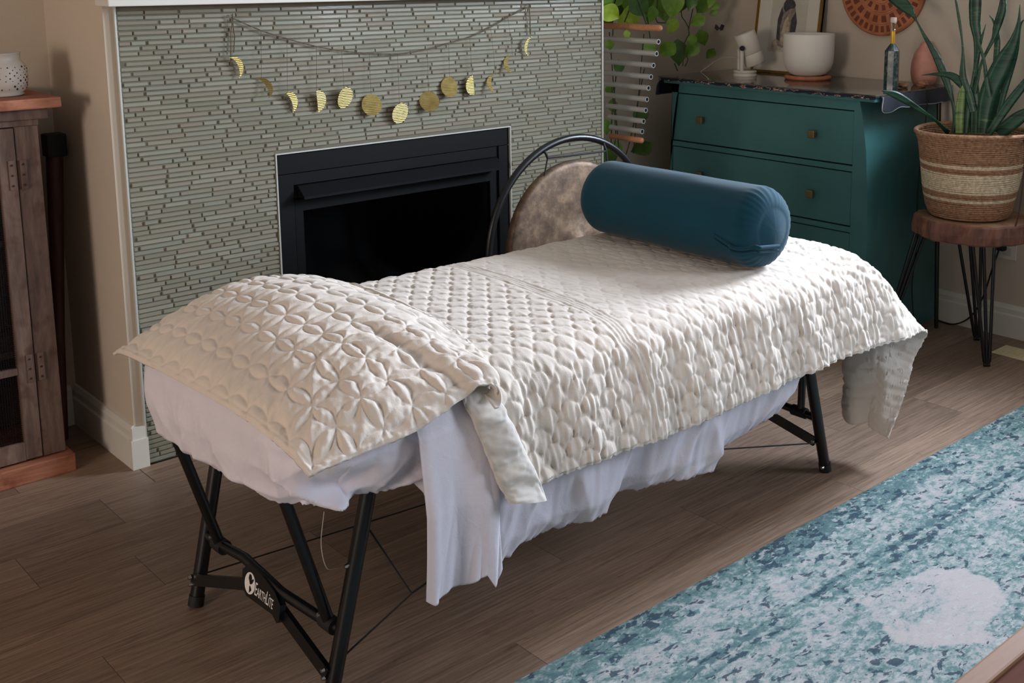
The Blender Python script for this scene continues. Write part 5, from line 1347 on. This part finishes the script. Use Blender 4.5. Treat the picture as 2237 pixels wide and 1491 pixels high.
R_.append(mainrow(1.752, 0.490, dx0=0.008) + [(2.89, 1.758, 0.478), (3.01, 1.778, 0.448), (3.005, 1.815, 0.34), (2.965, 1.81, 0.22), (2.902, 1.80, 0.092)])
R_.append(mainrow(1.742, 0.418, dx0=0.016, zs=[0.418, 0.416, 0.412, 0.408, 0.418, 0.424, 0.428, 0.430, 0.425]) + [(2.90, 1.742, 0.412), (3.055, 1.760, 0.400), (3.03, 1.790, 0.30), (2.975, 1.785, 0.20), (2.897, 1.778, 0.090)])
C = np.array(R_)
nU, nVq = 520, 400
G, SU, TV = surface(C, nU, nVq)
Nn = normals(G)
if Nn[nVq // 2, nU // 3, 2] < 0: Nn = -Nn
S_ = SU; T_ = TV - TV[:, 200:201] * 0
# three stitched band lines that cross the quilt
xb = G[:, :, 0]
bandx = np.interp(G[:, :, 1], [1.74, 1.76, 1.80, 1.88, 2.04, 2.3, 2.54], [1.842, 1.838, 1.800, 1.812, 1.835, 1.849, 1.852])
arc = T_
left_zone = xb < bandx - 0.045
wx = S_ + 0.003 * vnoise(S_ * 40, T_ * 40, 41); wy = T_ + 0.003 * vnoise(S_ * 40 + 9, T_ * 40, 42)
d1 = puff_clam(wx, wy)
yn = G[:, :, 1]; side_ = np.clip((0.665 - G[:, :, 2]) / 0.05, 0, 1) * (yn < 2.0)
Hs = 0.0038 + 0.0010 * side_ + 0.0012 * (xb < bandx)
flat_ = np.clip((xb - bandx) / 0.05, 0, 1) * (1 - side_) * np.clip((yn - 1.84) / 0.05, 0, 1)      # smoother area where the bolster lies
Hs = Hs * (1 - 0.55 * flat_ * (xb < 2.62))
Hs = Hs * np.where(xb > 2.86, 0.5, 1.0)
h = Hs * (1 - np.exp(-d1 / 0.0045))
seam = np.exp(-d1 / 0.009)
crk = vnoise(S_ * 190, T_ * 42, 43) * 0.0022 * seam * (0.4 + side_) + vnoise(S_ * 115, T_ * 15, 44) * 0.0027 * (0.3 + side_) + vnoise(S_ * 30, T_ * 30, 45) * 0.0015
farend = np.clip((xb - 2.52) / 0.08, 0, 1) * (xb < 2.9) * (yn < 2.4) * np.clip((G[:, :, 2] - 0.60) / 0.03, 0, 1)
crk += farend * 0.0022 * np.sin((G[:, :, 1] * 1.0 + 0.25 * G[:, :, 0]) * 2 * math.pi / 0.028 + 2 * vnoise(S_ * 12, T_ * 12, 46))
inb = np.abs(xb - bandx + 0.018) < 0.028
for k, dxx in enumerate((-0.036, -0.022, -0.010, 0.0)):
    d = np.abs(xb - bandx - dxx); h = np.where(inb, 0.0035 * (1 - np.exp(-np.minimum(np.abs(xb - bandx), np.minimum(np.abs(xb - bandx + 0.011), np.minimum(np.abs(xb - bandx + 0.022), np.abs(xb - bandx + 0.035)))) / 0.003)), h)
edge_hem = np.minimum(TV[-1:, :] - TV, 0.05); h = h * np.clip(edge_hem / 0.012, 0.25, 1)
ripple = 0.004 * side_ * np.sin(S_ * 2 * math.pi / 0.21 + 1.5 * vnoise(S_ * 5, T_ * 3, 47)) + 0.003 * vnoise(S_ * 8, T_ * 8, 48) * (0.4 + side_)
Gd = G + Nn * (h + crk + ripple)[:, :, None]
Gd[-3:, :, 2] += (0.0022 * np.sin(SU[-3:, :] * 2 * math.pi / 0.038) + 0.004 * vnoise(SU[-3:, :] * 6, 0 * SU[-3:, :], 50))
Gq = Gd if np.cross(G[1, 0] - G[0, 0], G[0, 1] - G[0, 0])[2] * 0 + 1 else Gd
# orient so that the stored grid normal points outwards (solid thickness goes inwards)
n_test = normals(Gd)
if n_test[nVq // 2, nU // 3, 2] < 0: Gd = Gd[:, ::-1]
ql = thing('quilt', 'cream scallop-stitched quilt spread over the massage table with a hanging far corner', 'quilt', (2.1, 2.18, 0.40))
grid_obj('quilt_cover', Gd, M['quilt'], ql, thick=0.006, mat2=M['quilt_back'])
# turned-back edge roll at the head side
nr, nc_ = 90, 44
tt = np.linspace(0, 1, nr)
cx_ = np.interp(tt, [0, 0.08, 0.2, 1.0], [1.335, 1.335, 1.335, 1.420]); wd_ = np.interp(tt, [0, 0.15, 1.0], [0.030, 0.040, 0.052])
cy_ = np.interp(tt, [0, 0.07, 0.15, 0.3, 1.0], [1.86, 1.80, 1.778, 1.758, 1.728]); cz_ = np.interp(tt, [0, 0.07, 0.15, 1.0], [0.692, 0.682, 0.655, 0.408])
Gr = np.zeros((nr, nc_, 3))
for i in range(nr):
    for j in range(nc_):
        q = 2 * math.pi * j / nc_
        th = 0.013 + 0.003 * math.sin(i * 0.3)
        s_ = math.copysign(abs(math.cos(q)) ** 0.8, math.cos(q)); c_ = math.sin(q)
        nx = 0.0; 
        Gr[i, j] = (cx_[i] + wd_[i] * s_, cy_[i] - 0.004 - th * c_, cz_[i] - (0.014 * s_ if i > nr * .8 else 0.0) * (tt[i] - .8) * 5)
sj = np.linspace(0, 1, nc_)[None, :].repeat(nr, 0); si = tt[:, None].repeat(nc_, 1)
nzr = 0.004 * vnoise(sj * 5, si * 14, 61) + 0.0022 * (1 - np.exp(-puff_ogee(sj * 0.16, si * 0.30) / 0.006)) + 0.0015 * vnoise(sj * 30, si * 40, 62)
nzr[:, -1] = nzr[:, 0]
Gr[:, :, 1] -= nzr
grid_obj('turned_back_edge', Gr, M['quilt_back'], ql, closed_u=True)
lastc = [tuple(p) for p in Gr[-1]]
cen = np.mean(Gr[-1], 0)
mbx = MB().add(lastc + [(cen[0], cen[1] + 0.001, cen[2] + 0.012)], [(j, (j + 1) % nc_, nc_) for j in range(nc_)], True)
build('rolled_hem_end', mbx, M['quilt_back'], ql)

# ------------------------------------------------------------------ quilted sham on the pillow at the head end
xcols = {0: [0.915, 0.98, 1.08, 1.20, 1.33, 1.42, 1.48, 1.50]}
rowsS = [
    (2.612, [0.915, 0.98, 1.08, 1.20, 1.33, 1.42, 1.48, 1.505], [0.628, 0.630, 0.635, 0.64, 0.64, 0.63, 0.63, 0.625]),
    (2.575, [0.916, 0.98, 1.08, 1.20, 1.33, 1.42, 1.48, 1.505], [0.638, 0.672, 0.712, 0.742, 0.735, 0.710, 0.690, 0.682]),
    (2.48, [0.918, 0.98, 1.08, 1.20, 1.33, 1.42, 1.48, 1.510], [0.645, 0.694, 0.740, 0.768, 0.760, 0.728, 0.700, 0.699]),
    (2.30, [0.920, 0.98, 1.08, 1.20, 1.325, 1.42, 1.475, 1.50], [0.652, 0.704, 0.752, 0.778, 0.772, 0.736, 0.705, 0.700]),
    (2.10, [0.920, 0.98, 1.08, 1.20, 1.320, 1.405, 1.455, 1.48], [0.658, 0.708, 0.750, 0.770, 0.768, 0.738, 0.706, 0.700]),
    (1.96, [0.920, 0.98, 1.08, 1.19, 1.300, 1.375, 1.425, 1.45], [0.658, 0.704, 0.742, 0.756, 0.754, 0.728, 0.705, 0.699]),
    (1.87, [0.921, 0.98, 1.08, 1.18, 1.280, 1.345, 1.395, 1.415], [0.650, 0.690, 0.722, 0.736, 0.738, 0.722, 0.704, 0.698]),
    (1.80, [0.923, 0.98, 1.07, 1.17, 1.270, 1.325, 1.370, 1.39], [0.642, 0.664, 0.686, 0.702, 0.716, 0.712, 0.700, 0.690]),
    (1.765, [0.926, 0.98, 1.07, 1.17, 1.262, 1.318, 1.358, 1.375], [0.632, 0.642, 0.656, 0.672, 0.698, 0.704, 0.692, 0.668]),
    (1.738, [0.932, 0.985, 1.07, 1.17, 1.258, 1.312, 1.352, 1.362], [0.618, 0.620, 0.625, 0.634, 0.664, 0.684, 0.675, 0.640]),
]
Cs = np.array([[(x, Y, z) for x, z in zip(xs__, zs__)] for Y, xs__, zs__ in rowsS])
Gp, SU, TV = surface(Cs, 250, 340)
Np = normals(Gp)
if Np[170, 120, 2] < 0: Np = -Np
wx = SU + 0.004 * vnoise(SU * 22, TV * 22, 71); wy = TV + 0.004 * vnoise(SU * 22 + 5, TV * 22, 72)
d2 = puff_rings(wx + 0.02, wy)
back = np.clip((Gp[:, :, 1] - 1.95) / 0.1, 0, 1)
h = 0.0075 * (1 - np.exp(-d2 / 0.0075)) * (0.85 + 0.15 * (1 - back))
near_ = 1 - back
crk = 0.0042 * vnoise(SU * 30, TV * 30, 73) * (0.30 + 0.9 * near_) + 0.0016 * vnoise(SU * 90, TV * 90, 74) * (0.3 + near_)
edge = np.minimum(np.minimum(SU, SU[:, -1:] - SU), np.minimum(TV, TV[-1:, :] - TV))
h *= np.clip(edge / 0.018, 0.15, 1)
piping = 0.003 * np.exp(-((edge - 0.008) / 0.004) ** 2)
wav = 0.006 * vnoise(SU * 7, TV * 7, 75)
tuck = -0.016 * np.exp(-((SU - 0.36 - 0.10 * (TV - TV.max())) / 0.018) ** 2) * np.clip((TV - 0.62) / 0.2, 0, 1)
Gp2 = Gp + Np * (h + crk + wav * np.clip(edge / 0.03, 0, 1) + piping + tuck)[:, :, None]
if normals(Gp2)[170, 120, 2] < 0: Gp2 = Gp2[:, ::-1]
sh = thing('quilted_sham', 'cream circle-stitched pillow sham draped over the raised head end', 'pillow', (1.2, 2.18, 0.62))
grid_obj('sham_cover', Gp2, M['quilt'], sh, thick=0.007, mat2=M['quilt_back'])
# inner pillow so that the sham is not hollow
bmp = bmesh.new(); bmesh.ops.create_uvsphere(bmp, u_segments=32, v_segments=16, radius=1)
for v in bmp.verts:
    v.co = Vector((1.20 + 0.215 * math.copysign(abs(v.co.x) ** 0.8, v.co.x), 2.19 + 0.345 * math.copysign(abs(v.co.y) ** 0.7, v.co.y), 0.702 + 0.034 * v.co.z))
build('pillow_core', MB().bm(bmp, True), M['sheet'], sh)
# curled corner of the sham
cc = []
for i in range(5):
    t = i / 4
    cc.append([(1.345 + 0.02 * math.sin(a) + 0.0 * t, 1.742 - 0.012 * (1 - math.cos(a)) * 0.7 + 0.035 * t, 0.678 - 0.024 * (1 - math.cos(a)) + 0.02 * t) for a in np.linspace(0, 3.4, 7)])
Gc, _, _ = surface(np.array(cc), 30, 20)
grid_obj('curled_corner', Gc, M['quilt_back'], sh, thick=0.004)

# ------------------------------------------------------------------ bolster
bo = thing('bolster', 'dark teal cylindrical bolster lying across the quilt', 'bolster', (2.42, 2.21, 0.692))
nb, na = 220, 120
L0, L1, RB = 1.872, 2.555, 0.1135
yb = np.linspace(0, 1, nb)
# radius profile with rounded ends
sarc = yb * (L1 - L0 + 2 * RB * 0.75)
yy = np.zeros(nb); rr_ = np.zeros(nb)
er = 0.055
tot = (RB - er) + er * math.pi / 2 + (L1 - L0 - 2 * er) + er * math.pi / 2 + (RB - er)
for i, q in enumerate(np.linspace(0, tot, nb)):
    a1 = RB - er; a2 = a1 + er * math.pi / 2; a3 = a2 + (L1 - L0 - 2 * er); a4 = a3 + er * math.pi / 2
    if q < a1: yy[i], rr_[i] = -0.010 * math.cos(q / a1 * math.pi / 2), max(q, 1e-4)
    elif q < a2: t = (q - a1) / er; yy[i], rr_[i] = er - er * math.cos(t), RB - er + er * math.sin(t)
    elif q < a3: yy[i], rr_[i] = er + (q - a2), RB
    elif q < a4: t = (q - a3) / er; yy[i], rr_[i] = L1 - L0 - er + er * math.sin(t), RB - er + er * math.cos(t)
    else: yy[i], rr_[i] = L1 - L0 + 0.010 * math.sin((q - a4) / a1 * math.pi / 2), max(tot - q, 1e-4)
TH = np.linspace(0, 2 * math.pi, na + 1)[:-1]
QQ = np.linspace(0, tot, nb)[:, None].repeat(na, 1); AA = TH[None, :].repeat(nb, 0)
R2 = rr_[:, None].repeat(na, 1)
gath = np.exp(-((yy[:, None] - 0.028) / 0.030) ** 2)
R2 = R2 + gath * 0.0032 * (np.abs(np.sin(AA * 17 + 1.5 * vnoise(AA * 3, QQ * 5, 81))) - 0.5) * np.clip(R2 / 0.08, 0, 1)
R2 = R2 + 0.0012 * vnoise(AA * 3, QQ * 10, 82)
# zip flap: a soft ridge that runs on the near side towards the end
ang_seam = math.radians(218) + 0.0 * AA
xA = np.cos(AA); zA = np.sin(AA)
X = 2.418 + R2 * xA; Zb = 0.8045 + R2 * zA; Y = L0 + yy[:, None] + 0 * AA
# slightly flattened underneath
Zb = np.where(Zb < 0.699, 0.699 - (0.699 - Zb) * 0.15, Zb)
Gb = np.stack([X, Y, Zb], -1)
grid_obj('cover', Gb, M['bolster'], bo, closed_u=True)
fl_pts = []; fl2 = []
for t in np.linspace(0, 1, 26):
    yv = 1.985 - 0.125 * t; a = math.radians(198 - 0 * t + 20 * t * 0)
    a = math.radians(186 + 14 * math.sin(t * 1.4) + 6 * t); rad = RB + 0.002
    if yv < L0 + er: u = (L0 + er - yv) / er; u = min(u, 1.25); rad = (RB - er) + er * math.cos(min(u, 1) * math.pi / 2 * 0.8) + 0.006
    fl_pts.append((2.418 + rad * math.cos(a), yv, 0.8045 + rad * math.sin(a)))
for t in np.linspace(0, 1, 12):
    p = Vector(fl_pts[-1]); fl2.append((p.x + 0.085 * t, L0 - 0.012 + 0.008 * (1 - t) * 0, p.z - 0.010 * t))
allp = fl_pts + fl2[1:]
pa, _ = catmull(np.array(allp), 60)
build('zip_flap', MB().tube([(p[0], p[1], p[2]) for p in pa], [0.0015 + 0.0045 * min(1, i / 12) for i in range(60)], 8).tube([(p[0], p[1], p[2] - 0.012) for p in pa], [0.001 + 0.0028 * min(1, i / 14) for i in range(60)], 8), M['bolster'], bo)
